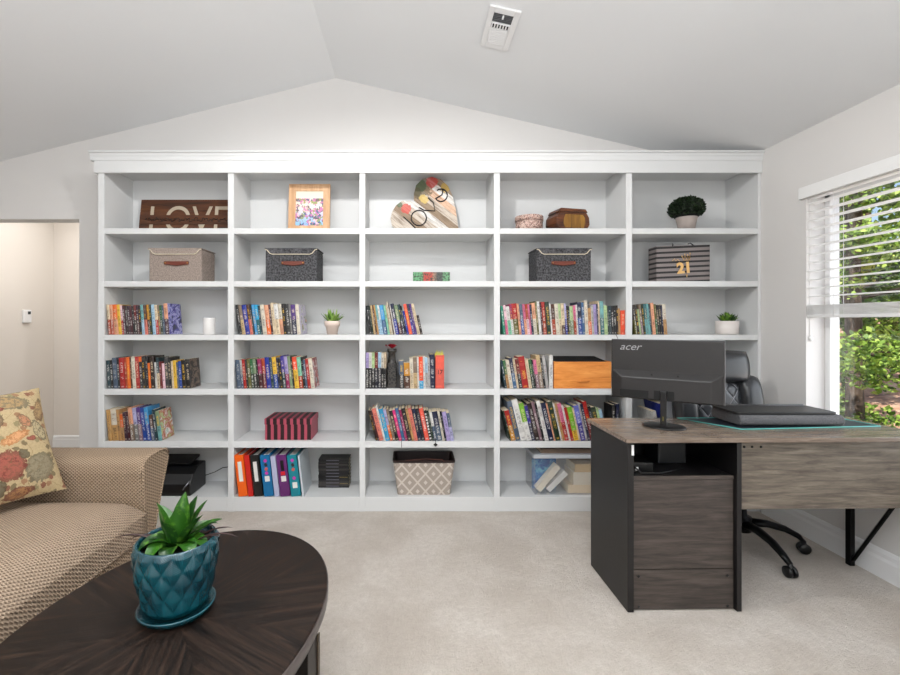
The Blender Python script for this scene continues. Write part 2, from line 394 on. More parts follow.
# ---------------------------------------------------------------- books
C = dict(black=(22, 22, 25), charcoal=(48, 48, 50), white=(226, 224, 220), cream=(226, 208, 180), ivory=(222, 214, 198), tan=(196, 156, 108), sand=(204, 180, 140), kraft=(206, 166, 110),
 brown=(96, 62, 44), darkbrown=(54, 36, 30), rust=(176, 76, 36), orange=(232, 122, 44), brightorange=(240, 92, 42), coral=(236, 108, 88), salmon=(226, 138, 122), peach=(232, 176, 144),
 red=(178, 38, 34), darkred=(122, 28, 28), maroon=(84, 26, 38), plum=(74, 38, 60), magenta=(158, 36, 98), pink=(222, 128, 160), hotpink=(226, 62, 140), palepink=(236, 204, 212),
 purple=(98, 66, 138), lilac=(178, 164, 206), lavender=(190, 188, 222), periwinkle=(124, 130, 204), violet=(76, 64, 156), navy=(26, 38, 76), darknavy=(18, 26, 46), blue=(38, 82, 158), royal=(30, 56, 156),
 steel=(72, 112, 150), slate=(88, 104, 124), sky=(84, 166, 214), paleblue=(176, 206, 226), cyan=(48, 172, 214), teal=(34, 112, 118), darkteal=(24, 66, 76), lightteal=(132, 184, 184), mint=(150, 206, 178),
 seagreen=(56, 150, 124), green=(44, 110, 62), darkgreen=(22, 58, 38), olive=(110, 108, 56), lime=(138, 192, 60), palegreen=(188, 210, 160), sage=(140, 158, 128), yellow=(232, 192, 74), gold=(206, 152, 46),
 grey=(136, 134, 132), lightgrey=(190, 188, 186), darkgrey=(74, 74, 76), mauve=(150, 122, 130), taupe=(142, 124, 108))
CN = dict(darkbrown='dark brown', brightorange='bright orange', darkred='dark red', hotpink='hot pink', palepink='pale pink', darknavy='dark navy', royal='royal blue', steel='steel blue', slate='slate blue', sky='sky blue',
 paleblue='pale blue', darkteal='dark teal', lightteal='light teal', seagreen='sea green', darkgreen='dark green', lime='lime green', palegreen='pale green', sage='sage green', lightgrey='light grey', darkgrey='dark grey',
 navy='navy blue', kraft='kraft brown', mauve='mauve', mint='mint green', olive='olive green')
def cname(c): return CN.get(c, c)
_sm = {}
def ob_z(g, tc): return g.xyz(tc.outputs['Object'])[2]
def spine_mat(c, ink, zone=(.3, .85)):
    k = (c, ink, zone)
    if k in _sm: return _sm[k]
    g = N('book_spine_'+c); tc = g.n('TexCoord'); x, y, z = g.xyz(tc.outputs['Generated'])[:3]
    oi = g.n('ObjectInfo'); rnd = oi.outputs['Random']
    inx = g.math('LESS_THAN', g.math('ABSOLUTE', g.math('SUBTRACT', x, .5)), .26)
    iny = g.math('LESS_THAN', y, .03)
    ob = g.xyz(tc.outputs['Object'])
    vv = g.vec(g.math('MULTIPLY', ob[0], .35), g.math('MULTIPLY', rnd, 30), ob[2])
    letters = g.math('GREATER_THAN', g.noise(vv, 260, 1), .5)
    words_ = g.math('GREATER_THAN', g.noise(g.vec(g.math('MULTIPLY', rnd, 9), 0, ob[2]), 26, 1), .42)
    inz = g.math('MULTIPLY', g.math('GREATER_THAN', z, zone[0]), g.math('LESS_THAN', z, zone[1]))
    logo = g.math('MULTIPLY', .6, g.math('MULTIPLY', g.math('GREATER_THAN', z, .035), g.math('LESS_THAN', z, .085)))
    t = g.math('MULTIPLY', g.math('MULTIPLY', letters, words_), inz)
    msk = g.math('MULTIPLY', g.math('MULTIPLY', g.math('MAXIMUM', t, logo), inx), iny)
    a = srgb(C[c]); col = g.mix(g.noise(tc.outputs['Object'], 40, 3, .6), a, tuple(q*.6 for q in a[:3])+(1,))
    bandn = g.noise(g.vec(g.math('MULTIPLY', rnd, 50), g.math('MULTIPLY', y, .5), g.math('MULTIPLY', ob_z(g, tc), 1)), 22, 2)
    alt = tuple(.5*q+.5*p for q, p in zip(a[:3], (.05, .045, .05)))+(1,) if sum(a[:3]) > .5 else tuple(.9*q+.1*p for q, p in zip(a[:3], (.5, .42, .36)))+(1,)
    col = g.mix(g.math('MULTIPLY', g.math('GREATER_THAN', bandn, .56), .55), col, alt)
    g.color(g.mix(g.math('MULTIPLY', msk, .5), col, srgb(C[ink]))); g.rough(.42); _sm[k] = g.m; return g.m
_cm = {}
def cover_mat(cols, scale=16):
    k = (tuple(cols), scale)
    if k in _cm: return _cm[k]
    g = N('book_cover_art'); v = g.coord('Object')
    f = g.noise(v, scale, 3, .6, 1.2); n = len(cols)
    g.color(g.ramp(f, [(.3+.4*i/(n-1), srgb(C[c])) for i, c in enumerate(cols)])); g.rough(.35); _cm[k] = g.m; return g.m
LIGHT = {'white', 'cream', 'ivory', 'tan', 'sand', 'kraft', 'peach', 'palepink', 'paleblue', 'lightgrey', 'palegreen', 'mint', 'lilac', 'lavender', 'yellow', 'salmon', 'lightteal', 'pink'}
def book_mesh(t, h, d, c, c2=None, split=.5, hard=False, cover=None, ink=None, stripe=False):
    b = MB(); bd = .0025 if hard else .0008; bd = min(bd, t*.2); ins = .003 if hard else .0006
    ink = ink or random.choice(['black', 'darkred', 'navy', 'charcoal'] if c in LIGHT else ['white', 'cream', 'yellow', 'lightgrey', 'white'])
    mats = [spine_mat(c, ink), M_pages]
    zs = [(0, h, 0)]
    if c2: mats.append(spine_mat(c2, 'white' if c2 not in LIGHT else 'black', (.1, .9))); zs = [(0, h*split, 2), (h*split, h, 0)]
    cm = 0
    if cover: mats.append(cover_mat(cover)); cm = len(mats)-1
    if stripe: mats.append(spine_mat('white', 'white')); sm_ = len(mats)-1
    for (z0, z1, m) in zs:
        b.prism([(0, .003), (t*.22, .0007), (t*.5, 0), (t*.78, .0007), (t, .003), (t, .005), (0, .005)], z0, z1, 'z', m)
        b.box(0, bd, .005, d, z0, z1, m); b.box(t-bd, t, .005, d, z0, z1, cm or m)
    if stripe:
        for k in range(9): b.box(t*.15, t*.85, -.0006, .002, h*(.06+k*.1), h*(.1+k*.1), sm_)
    b.box(bd, t-bd, .005, d-.003, ins, h-ins, 1)
    return b, mats
def base(c): return c.split('/')[0]
ORD = ['', 'first', 'second', 'third', 'fourth', 'fifth', 'sixth', 'seventh', 'eighth', 'ninth', 'tenth', 'eleventh', 'twelfth', 'thirteenth', 'fourteenth', 'fifteenth', 'sixteenth', 'seventeenth', 'eighteenth', 'nineteenth', 'twentieth', 'twenty-first', 'twenty-second', 'twenty-third', 'twenty-fourth']
BAY = ['leftmost bay', 'second bay', 'middle bay', 'fourth bay', 'rightmost bay']; ROW = ['top row', 'second row', 'third row', 'fourth row', 'fifth row', 'bottom row']
def desc(spec):
    cs = spec[0].split('/'); return cname(cs[0]) if len(cs) == 1 else cname(cs[0])+' and '+cname(cs[1])
def shelf_row(bay, row, x0, x1, angle, specs, a_end=None, total=None, offset=0, group=None):
    """specs: (colour or top/bottom colours, width px, height px, options)"""
    sw = sum(s[1] for s in specs); k = (x1-x0)/sw; z = SZ[row]+.0006; x = FX(x0); n = len(specs); tot = total or n
    prev_a = None
    for i, sp in enumerate(specs):
        o_ = sp[3] if len(sp) > 3 else {}
        a = math.radians(angle if a_end is None else angle+(a_end-angle)*i/max(1, n-1)); h = (sp[2]+random.uniform(-.45, .45))/S; wv = sp[1]*k/S
        if prev_a is not None and a > prev_a: x += h*(math.tan(a)-math.tan(prev_a))
        t = (wv-.0004)*math.cos(a); cs = sp[0].split('/')
        d = min(.26, h*random.uniform(.60, .68)) if 'd' not in o_ else o_['d']
        b, mats = book_mesh(t, h, d, cs[0], cs[1] if len(cs) > 1 else None, o_.get('split', .5), o_.get('hard', h > .205), o_.get('cover'), o_.get('ink'), o_.get('stripe'))
        ob = b.build('book', mats, None, (x, D+.006+random.uniform(0, .006), z), (0, -a, 0))
        kind = 'hardback book' if h > .225 else ('slim paperback' if sp[1] < 2.7 else 'paperback')
        pos = i+offset
        if pos < tot/2+.5: where = 'leftmost' if pos == 0 else ORD[pos+1]+' from left'
        else:
            r = tot-1-pos; where = 'rightmost' if r == 0 else ORD[r+1]+' from right'
        place = BAY[bay].replace(' bay', "-bay")
        lab = f"{desc(sp)} {kind}, {where} book, {BAY[bay]}, {ROW[row]}"
        room = 16-len(lab.split())
        nb = specs[i-1] if i > 0 else (specs[1] if n > 1 else None)
        if nb:
            ex = f", {'right' if i > 0 else 'left'} of {cname(base(nb[0]))} one"
            if len(ex.split())-0 <= room: lab += ex
        tag(ob, lab, 'book', group or f"books in the {ROW[row]} of the {BAY[bay]}")
        x += wv; prev_a = a
    return x
def L(s):
    out = []
    for it in s.split():
        p = it.split(':'); o = {}
        for q in p[3:]:
            if q.startswith('c='): o['cover'] = q[2:].split(',')
            elif q.startswith('s='): o['split'] = float(q[2:])
            elif q.startswith('i='): o['ink'] = q[2:]
            elif q.startswith('d='): o['d'] = float(q[2:])
            elif q == 'z': o['stripe'] = True
        out.append((p[0], float(p[1]), float(p[2]), o))
    return out
shelf_row(0, 2, 107.4, 168.5, 4.5, L('''cream/rust:3:30 peach/rust:3.5:30 orange/peach:4.5:30 yellow:3.5:30 palepink/red:2.5:29.5 maroon/plum:2.6:29.5 darkbrown:2.4:29 plum:2.5:29 maroon:2.4:29 charcoal:2.5:29 darkred/darkbrown:2.5:29.5 plum/maroon:2.4:29.5 black:2.4:29.5
 lightteal/paleblue:3.2:30 brown/salmon:3:30 gold/brown:3:30 darkgreen:2:30 paleblue:3.6:30 cream/red:3.2:30 taupe:2.4:30 green/darkgreen:2.4:29.5 slate:2.3:29 peach/plum:4.2:31.5:c=black,royal,lavender,violet,navy,black:d=.17'''))
shelf_row(0, 3, 106.4, 190, 3.5, L('''darkteal:4:28 black:3:28.5 slate:4.8:30.5 black:2.5:29 red:5.5:31 rust:2.5:31.5 orange:3.4:31.5 brown:2:31 ivory:4:32 red:4.2:31.5 orange/charcoal:3.4:32:s=.85 black:3.2:32 charcoal:3:32 orange:2.6:26 darkbrown:4.4:32
 white:2.6:26 darkteal/cream:3:31 darkred:2.6:27 palepink:3:25.5 darkgrey:4.2:31 black:3:31 cream:2.4:28 yellow:3.4:28 slate:2.2:26 blue:3.4:27 black:4.6:28.5 black:4.6:29:c=black,black,darkbrown,taupe,black,black:d=.14'''))
shelf_row(0, 4, 107.5, 160, 5, L('''kraft:4:31 ivory/kraft:6:31.5 tan:3:31 orange/tan:3.6:27 plum:3:29 maroon:3:29 peach/taupe:4:33 lavender/grey:4.4:33 purple/mauve:4:33 blue:3.8:33.5 sky/blue:4.2:33.5 brown/slate:4:26 darkteal:3:31 sage/lightteal:4:30:c=darkgreen,palegreen,rust,white,seagreen:d=.15'''), a_end=7.5)
shelf_row(1, 2, 239.4, 300.5, 9, L('''black:2.4:30 taupe/sand:3.2:30 royal:4.4:30 brown/salmon:3:30 black:1.5:29 sky:3:30.5 cyan/teal:3:30.5 darkteal:2:29 ivory:4:30 peach/orange:4:30 maroon:2:31 cream:3:32 white/cream:4:31 ivory/peach:3.4:31 black:3:31 charcoal:3.6:31 grey:2:31
 purple/navy:4.4:30.5 ivory:3.4:30.5:c=lavender,white,lilac,white,green,peach:d=.19'''), a_end=4.5)
shelf_row(1, 3, 236.6, 313.6, 4.5, L('''slate:4.6:28.5 lightgrey/slate:2.2:28.5 red:3:29 black:2:29 olive:3.2:29.5 green/darkgreen:3:29.5 sage/charcoal:3:29.5 black:2:29.5 magenta/maroon:4:29.5 rust/darkred:3.4:30 royal:4.6:31.5 darkteal:3:31.5 yellow/blue:4.2:31.5:s=.45 navy:2.2:31 black:2.6:31
 violet/darkteal:3.5:33 lilac/magenta:3.6:32.5:s=.45 sage:3:32.5 black:2:32 brightorange/yellow:4.6:32:s=.6 mint/rust:4:31.5:s=.4 black:2.2:31.5 slate:2.6:29.5 red:3:29.5 ivory:4:29.5:c=black,white,red,charcoal,white:d=.15'''), a_end=6.5)
shelf_row(2, 2, 369.6, 420.4, 7.5, L('''black:2.8:29.5 darkgreen:2:29.5 sand:2.5:30 brown:1.6:30 kraft:2:30 lightteal/paleblue:2.5:30 white/paleblue:2.5:30.5 sky/steel:5:30 mint:2.6:30 cream:1.6:30 ivory:2:33.5 brown:1.2:30 white:1.6:29.5 navy/royal:4:31 sage/maroon:4.4:30:s=.4 darkteal/navy:3:31
 black:1.6:29.5 royal:2.6:24 coral:4:31.5 navy/violet:3:31 purple:2.5:31 cream:3.6:31 darkbrown:3:20'''), a_end=12.5)
rA = L('''lilac/black:3.2:36:s=.57 white/black:2.8:36:s=.57 palegreen/charcoal:3:36:s=.57 darkred/darknavy:3.2:36:s=.57 paleblue/darknavy:3.4:36:s=.57 ivory/black:2.6:36:s=.57 cream/black:2.4:36:s=.57''')
shelf_row(2, 3, 365.6, 386.2, 0, rA, total=17)
rB = L('''slate/charcoal:5.4:27.5 gold/brown:6.4:26 ivory/cream:4:30.5 taupe/sand:4.2:31.5 white:2:31 brightorange/cyan:4.4:32:s=.25 white:2.2:33 paleblue/lightgrey:3:31 lightgrey:2.4:31 navy:5.2:34''')
shelf_row(2, 3, 399.5, 435.4, 1.8, rB, total=17, offset=7)
shelf_row(2, 4, 375.6, 454.5, 14.5, L('''darkbrown:2:31 maroon:2:31 salmon:4.4:33 white:2:35.5 cyan:4.6:32 lavender/orange:2.8:32 taupe:2.8:32 black:3.4:31 hotpink:3:31.5 steel:3.4:33.5 magenta:2.8:31.5 black:4:33 tan:2.6:33 salmon:3.6:33.5 navy:3.6:32.5 darknavy:3.8:32.5 coral:4.4:33 black:3:31:z
 darkgreen:2:31 white/slate:3:29 navy/slate:5.4:29.5 ivory:2.4:29.5 darknavy:2:29.5 lilac:4.2:29 slate/lavender:3.4:28.5:c=paleblue,slate,white,charcoal:d=.14'''), a_end=10)
shelf_row(3, 2, 504.0, 621.4, 6.5, L('''seagreen:3:29.5 palepink/pink:3:29.5 white/mint:4:28 magenta/white:3:30.5 red/olive:6:31 peach:2.6:31 slate/blue:4:30.5 pink/peach:3:30.5 rust/palepink:3:30.5 pink:2.2:30.5 navy:2.5:30 peach/ivory:4:31.5 olive:2.2:33.5 white:3.2:33.5 maroon:2:32 red/rust:4:32.5 darkgreen:5:33 white:2:31 brown/rust:4:31
 ivory:4.4:31 palegreen/cream:3:31 cream/brown:4:31:s=.3 lavender/royal:2.2:31 black:2:29 charcoal/olive:2:28.5 palegreen/sage:4:28.5 pink/rust:3:29.5 white:2:30 navy/blue:5:32.5 steel:3:32.5 ivory:4:34 tan/orange:4:27 lightgrey:3:30 lilac:3.5:30.5 navy:1.6:31 cream:2.2:33.5 lightteal/teal:4.4:33.5 palegreen:4:29.5 darkgreen:1.6:29 darkteal:3:28.5 black:3:28.5 black:3:28.5 darkbrown:2.2:29 tan:2.2:26'''), a_end=1.5)
shelf_row(3, 2, 621.5, 625.9, 0, L('brightorange:5:24'), total=1)
bpy.data.objects[-1] if False else None
shelf_row(3, 3, 505.4, 549.6, 9.5, L('''darkteal:2.6:29 green/tan:3:28 ivory:4:28.5 navy/steel:4:31 cream:2.6:29.5 darkred/black:4:29.5 red:7:32 cream:3.6:30 green/darkgreen:3.6:29.5 black:1.6:29 pink/mauve:3.6:29 sand/taupe:4.6:33.5 black:2.4:31 lightgrey:3.4:33.5'''), a_end=7.5, total=15)
shelf_row(3, 3, 549.8, 553.6, 0, L('white:3.6:34'), total=15, offset=14)
shelf_row(3, 4, 510.2, 609, 13.5, L('''darkgreen:1.6:31 red/gold:4.6:31 slate:5:40.5 white:6:41.5 lime/white:5:38 violet/navy:3.6:36 darkbrown:4.4:38 mauve:3:40 black:2:39 white:4:40.5 navy:5:39 peach:1.8:38 darkgreen:5:39.5 white:1.8:38 tan:2.6:38 pink/red:4:38 white:1.8:36 red:3:34 lime/yellow:5:34:s=.3 cream:1.8:34
 periwinkle/violet:5:36 lightgrey:2.2:39 navy:2.6:38 red/darkred:4:40 black:3:35 darkgreen:5:34 palegreen:2.5:33 paleblue:3:32'''), a_end=12)
shelf_row(4, 2, 636.2, 668.6, 7, L('''darkbrown/olive:3:30 black:3.2:30 palegreen:2.4:26 taupe/mauve:3.2:30.5 darkgreen:3:31 teal/lightteal:4:31 lightteal:2.4:31 darkteal:2.6:31 peach:4.2:31.5 olive/green:3:31 black:3:30 black:3:29.5 navy:2:29.5 ivory/tan:4.6:31'''), a_end=4)
# books further along the fifth row, seen between desk top and monitor
def single_book(label, px, row, wpx, hpx, c, a=0, d=.15, Y=None, **kw):
    b, mats = book_mesh(wpx/S, hpx/S, d, c, **kw)
    return tag(b.build('book', mats, None, (FX(px), (Y or D+.008), SZ[row]+.0008), (0, -math.radians(a), 0)), label, 'book')
single_book('blue and white hardback between monitor neck and chair, rightmost bay', 668, 4, 5, 38, 'royal', 12, .2)
single_book('black paperback standing at the divider, seen over the desk corner', 612.5, 4, 3.4, 36, 'black', 0, .12)
single_book('navy paperback near the divider, seen over the desk corner', 617, 4, 3, 37, 'navy', 0, .12)
single_book('white hardback leaning on the blue one behind the monitor neck', 659, 4, 4, 30, 'white', 12, .2)
# red tab book with yellow tabs
t = thing('book', 'thick coral book numbered 17 with yellow tabs, middle bay, fourth row', 'book', (FX(435.6), D+.006, SZ[3]+.0006))
b, mats = book_mesh(8.6/S, 33.5/S, .15, 'coral', hard=True, ink='coral'); b.build('cover', mats, t)
text_mesh('number', '17', .038, plain((60, 20, 20), .5, name='print_ink'), t, Matrix.Translation((.027, -.001, .105)) @ UPRIGHT, offset=.0006)
b = MB()
for k in range(9): b.box(-.003+k*.0062, .001+k*.0062, .012+.004*(k % 3), .0128+.004*(k % 3), .205, .225+.01*((k*7) % 5)/2)
b.build('page_tabs', plain((216, 208, 64), .6, name='yellow_tabs'), t)

# books lying flat: dark boxed set in second bay
for k in range(9):
    hgt = .0215; x0 = FX(318.5, 3.03); wd = FX(349, 3.03)-x0
    b = MB(); th = hgt-.0008
    b.box(0, wd, 0, .004, 0, th, 0); b.box(0, wd, .004, .112, 0, .0015, 0); b.box(0, wd, .004, .112, th-.0015, th, 0); b.box(.002, wd-.003, .004, .108, .0015, th-.0015, 1)
    b.box(wd*.25, wd*.67, -.0005, .001, th*.42, th*.62, 2)
    if k in (1, 3): b.box(wd*.7, wd*.97, -.0005, .001, th*.2, th*.3, 3)
    pos = 'lowest' if k == 0 else ('topmost' if k == 8 else (ORD[k+1]+' from the bottom' if k < 5 else ORD[9-k]+' from the top'))
    ob = b.build('book', [spine_mat('black', 'black'), M_pages, plain((120, 118, 130), .5, name='silver_print'), plain((170, 150, 90), .5, name='gilt_line')], None, (x0+random.uniform(-.002, .002), 3.03+random.uniform(-.001, .001), SZ[5]+.0006+k*hgt))
    tag(ob, f"black book lying flat, {pos} in the stack beside the binders", 'book', 'flat stack of black books')

# ---------------------------------------------------------------- ring binders
bind = [('orange', 238.6, 9, (240, 116, 34), 'lab'), ('red', 248.3, 5, (206, 52, 44), None), ('black', 254.2, 8.6, (44, 42, 42), 'lab'), ('blue', 264.2, 9.6, (20, 122, 170), 'pic'), ('lavender', 274.6, 5, (188, 190, 214), None), ('purple', 280.4, 10, (112, 52, 118), 'blk'), ('teal', 291.2, 9.6, (24, 140, 154), 'pic')]
for (nm, px, wpx, c, st) in bind:
    h = 41.5/S if nm != 'lavender' else 40.5/S; a = 6.4; tw = wpx/S*math.cos(math.radians(a))-.0006
    tx = {'lab': 'with long white spine label', 'pic': 'with stickers on its spine', 'blk': 'with a black and red spine sticker'}.get(st, 'with plain spine')
    where = {'orange': 'leftmost of the row', 'red': 'beside the orange one', 'black': 'between red and blue', 'blue': 'right of the black one', 'lavender': 'between blue and purple', 'purple': 'left of the teal one', 'teal': 'rightmost of the row'}[nm]
    t = thing('ring_binder', f"{nm} ring binder {tx}, {where}", 'binder', (FX(px), D+.002, SZ[5]+.0006), 0, 'ring binders in the bottom row')
    t.rotation_euler = (0, -math.radians(a), 0)
    mt = plain(c, .38, name='binder_vinyl')
    b = MB(); b.box(0, tw, 0, .004, 0, h); b.box(0, .003, .004, .235, 0, h); b.box(tw-.003, tw, .004, .235, 0, h); b.build('cover', mt, t, bevel=.001)
    MB().box(.004, tw-.004, .02, .225, .008, h-.012).build('paper_stack', plain((232, 230, 226), .9, name='paper_sheets', scale=90), t)
    wl = plain((228, 226, 222), .6, name='white_label')
    if st == 'lab': MB().box(tw*.28, tw*.72, -.0008, 0, h*.36, h*.84).build('spine_label', wl, t)
    elif st:
        MB().box(tw*.28, tw*.78, -.0008, 0, h*.36 if nm != 'teal' else h*.2, h*.49 if nm != 'teal' else h*.34).build('spine_label', wl, t)
        b = MB()
        if st == 'pic':
            zz = [.86, .76, .66, .56] if nm == 'blue' else [.87, .76, .65, .44]
            for q, zc in enumerate(zz): b.prism([(tw*.52+tw*.2*math.cos(k*PI/4+q)*(1-.25*(k%2)), h*zc+h*.045*math.sin(k*PI/4+q)) for k in range(8)], -.0008, 0, 'y', q % 3)
            b.build('spine_sticker', [plain((196, 70, 170), .5, name='magenta_sticker'), plain((60, 44, 50), .5, name='dark_sticker'), plain((206, 110, 100), .5, name='rose_sticker')], t)
        else:
            b.box(tw*.36, tw*.68, -.0008, 0, h*.62, h*.87, 0); b.box(tw*.3, tw*.74, -.0009, 0, h*.51, h*.6, 1)
            b.build('spine_sticker', [M_black, plain((216, 40, 56), .5, name='red_sticker')], t)
pf = MB(); pf.box(0, .012, 0, .23, 0, .262); tag(pf.build('document_folder', plain((196, 204, 210), .3, name='clear_folder'), None, (FX(302), D+.004, SZ[5]+.0006), (0, -math.radians(6.4), 0)), 'thin translucent grey folder leaning on the teal binder', 'folder')

# ---------------------------------------------------------------- fabric storage boxes
def felt(name, c, c2, scale=120):
    g = N(name); v = g.coord('Object'); f = g.noise(v, scale, 4, .7)
    g.color(g.ramp(f, [(.38, srgb(c2)), (.62, srgb(c))])); g.rough(.95); g.bump(f, .5, .002); return g.m
M_piping = plain((226, 216, 196), .8, name='cream_piping'); M_leather = plain((120, 58, 36), .5, name='brown_leather', scale=30)
def fabric_box(label, x0, x1, m, hx0_, hx1_):
    W = x1-x0; hh = .208; dp = .20
    t = thing('storage_box', label, 'box', (x0, D+.014, SZ[1]+.0005), 0, 'lidded fabric boxes in the second row')
    MB().box(0, W, 0, dp, 0, hh-.004).build('body', m, t, bevel=.006)
    # lid with a front flap whose edge dips between raised corners
    pts = [(-.003, hh+.004), (W+.003, hh+.004)]
    low = [(W+.003, hh-.004), (W-.012, hh-.008), (W-.03, hh-.03), (W-.045, hh-.036), (.045, hh-.036), (.03, hh-.03), (.012, hh-.008), (-.003, hh-.004)]
    b = MB(); b.prism(pts+low, -.008, -.003, 'y'); b.box(-.003, W+.003, -.004, dp+.003, hh-.003, hh+.004)
    lid = b.build('lid', m, t, bevel=.001)
    MB().tube([(p[0], -.008, p[1]) for p in low], .0028, 6).build('piping', M_piping, lid)
    hc = (hx0_+hx1_)/2-x0; hw = (hx1_-hx0_)/2
    b = MB(); z = hh*.56
    b.prism([(hc-hw, z-.009), (hc-hw+.02, z-.011), (hc, z-.018), (hc+hw-.02, z-.011), (hc+hw, z-.009), (hc+hw, z+.011), (hc-hw, z+.011)], -.010, -.001, 'y')
    hd = b.build('handle', M_leather, t, bevel=.002)
    b = MB(); 
    for sx in (-1, 1): b.lathe([(.005, 0), (.004, .003), (0, .004)], (0, 0, 0), 10, M=Matrix.Translation((hc+sx*(hw-.008), -.009, z)) @ Matrix.Rotation(PI/2, 4, 'X'))
    b.build('rivet', plain((190, 150, 90), .3, .8, name='brass'), hd)
fabric_box('taupe fabric storage box with brown leather handle, leftmost bay', FX(149, 2.884), FX(201.5, 2.884), felt('taupe_linen', (172, 160, 152), (138, 126, 118)), FX(163.5), FX(188))
M_felt = felt('charcoal_felt', (110, 110, 113), (30, 30, 33), 85)
fabric_box('charcoal felt storage box below the framed picture', FX(265.4, 2.884), FX(317, 2.884), M_felt, FX(281), FX(304))
fabric_box('charcoal felt storage box below the small wooden chest', FX(536.8, 2.884), FX(591.2, 2.884), M_felt, FX(552), FX(576))

# ---------------------------------------------------------------- top row ornaments
# LOVE sign
sx0, sx1, sy = FX(138, 3.09), bays[0][1]-.004, 3.09
t = thing('wall_sign', 'brown wooden plank sign reading LOVE, propped in the leftmost bay', 'sign', (sx0, sy, SZ[0]+.0005))
t.rotation_euler = (math.radians(-9), 0, 0)
SWd = sx1-sx0; SHt = .256
b = MB(); 
for k in range(3): b.box(0, SWd, 0, .014, k*SHt/3+.0006, (k+1)*SHt/3-.0006)
b.build('plank_board', grain('sign_wood', [(60, 34, 16), (98, 58, 26), (122, 78, 38)], (1, 10, 10), .6), t, bevel=.001)
text_mesh('lettering', 'LOVE', .27, plain((190, 178, 160), .7, name='whitewash'), t, Matrix.Translation((SWd*.5-.015, -.001, .102)) @ UPRIGHT @ Matrix.Diagonal((.86, 1, 1, 1)))
MB().box(.002, SWd-.002, -.0035, -.0005, .074, .142).build('script_band', grain('sign_band_wood', [(60, 34, 16), (92, 54, 25), (116, 72, 36)], (1, 10, 10), .6), t)
b = MB(); pts = []
for k in range(120): u = k/119; pts.append((.04+u*(SWd-.07)+.006*math.sin(k*1.9), -.0045, .108+.013*math.sin(k*1.35)*(.5+.5*math.sin(k*.31)**2)+.006*math.sin(k*.5)))
b.tube(pts, .0032, 5); b.build('script_line', plain((48, 26, 16), .6, name='burnt_script'), t)
# picture frame
def print_mat():
    g = N('floral_print'); v = g.coord('Object'); z = g.xyz(v)[2]
    grad = g.ramp(g.math('MULTIPLY', z, 3.3), [(.1, srgb((120, 190, 226))), (.4, srgb((190, 200, 230))), (.55, srgb((236, 224, 214))), (.95, srgb((224, 222, 206)))])
    vo = g.n('TexVoronoi'); g.t.links.new(v, vo.inputs[0]); vo.inputs['Scale'].default_value = 75
    hue = g.xyz(vo.outputs['Color'])
    blob = g.ramp(hue[0], [(0, srgb((70, 84, 130))), (.25, srgb((200, 110, 170))), (.5, srgb((150, 160, 80))), (.7, srgb((100, 70, 60))), (.85, srgb((240, 190, 190))), (1, srgb((110, 140, 200)))], 'CONSTANT')
    m = g.math('MULTIPLY', g.math('GREATER_THAN', g.noise(v, 24, 3, .7), .47), g.math('LESS_THAN', z, .235))
    g.color(g.mix(g.math('MULTIPLY', m, .85), grad, blob)); g.rough(.3); return g.m
fx0, fx1 = FX(288, 3.0), FX(329.5, 3.0); W = fx1-fx0; H = .330
t = thing('framed_picture', 'light wood picture frame with floral print on the top row', 'picture', (fx0, 3.0, SZ[0]+.0005)); t.rotation_euler = (math.radians(-5), 0, 0)
b = MB(); fw = .046
b.box(0, W, 0, .018, 0, fw); b.box(0, W, 0, .018, H-fw, H); b.box(0, fw, 0, .018, fw, H-fw); b.box(W-fw, W, 0, .018, fw, H-fw)
b.box(0, W, -.004, 0, 0, .008); b.box(0, W, -.004, 0, H-.008, H); b.box(0, .008, -.004, 0, .008, H-.008); b.box(W-.008, W, -.004, 0, .008, H-.008)
b.build('frame', grain('pine_frame', [(184, 144, 106), (206, 170, 134), (222, 190, 158)], (8, 8, 1.2), .5), t, bevel=.001)
MB().box(fw, W-fw, .008, .012, fw, H-fw).build('print', print_mat(), t)
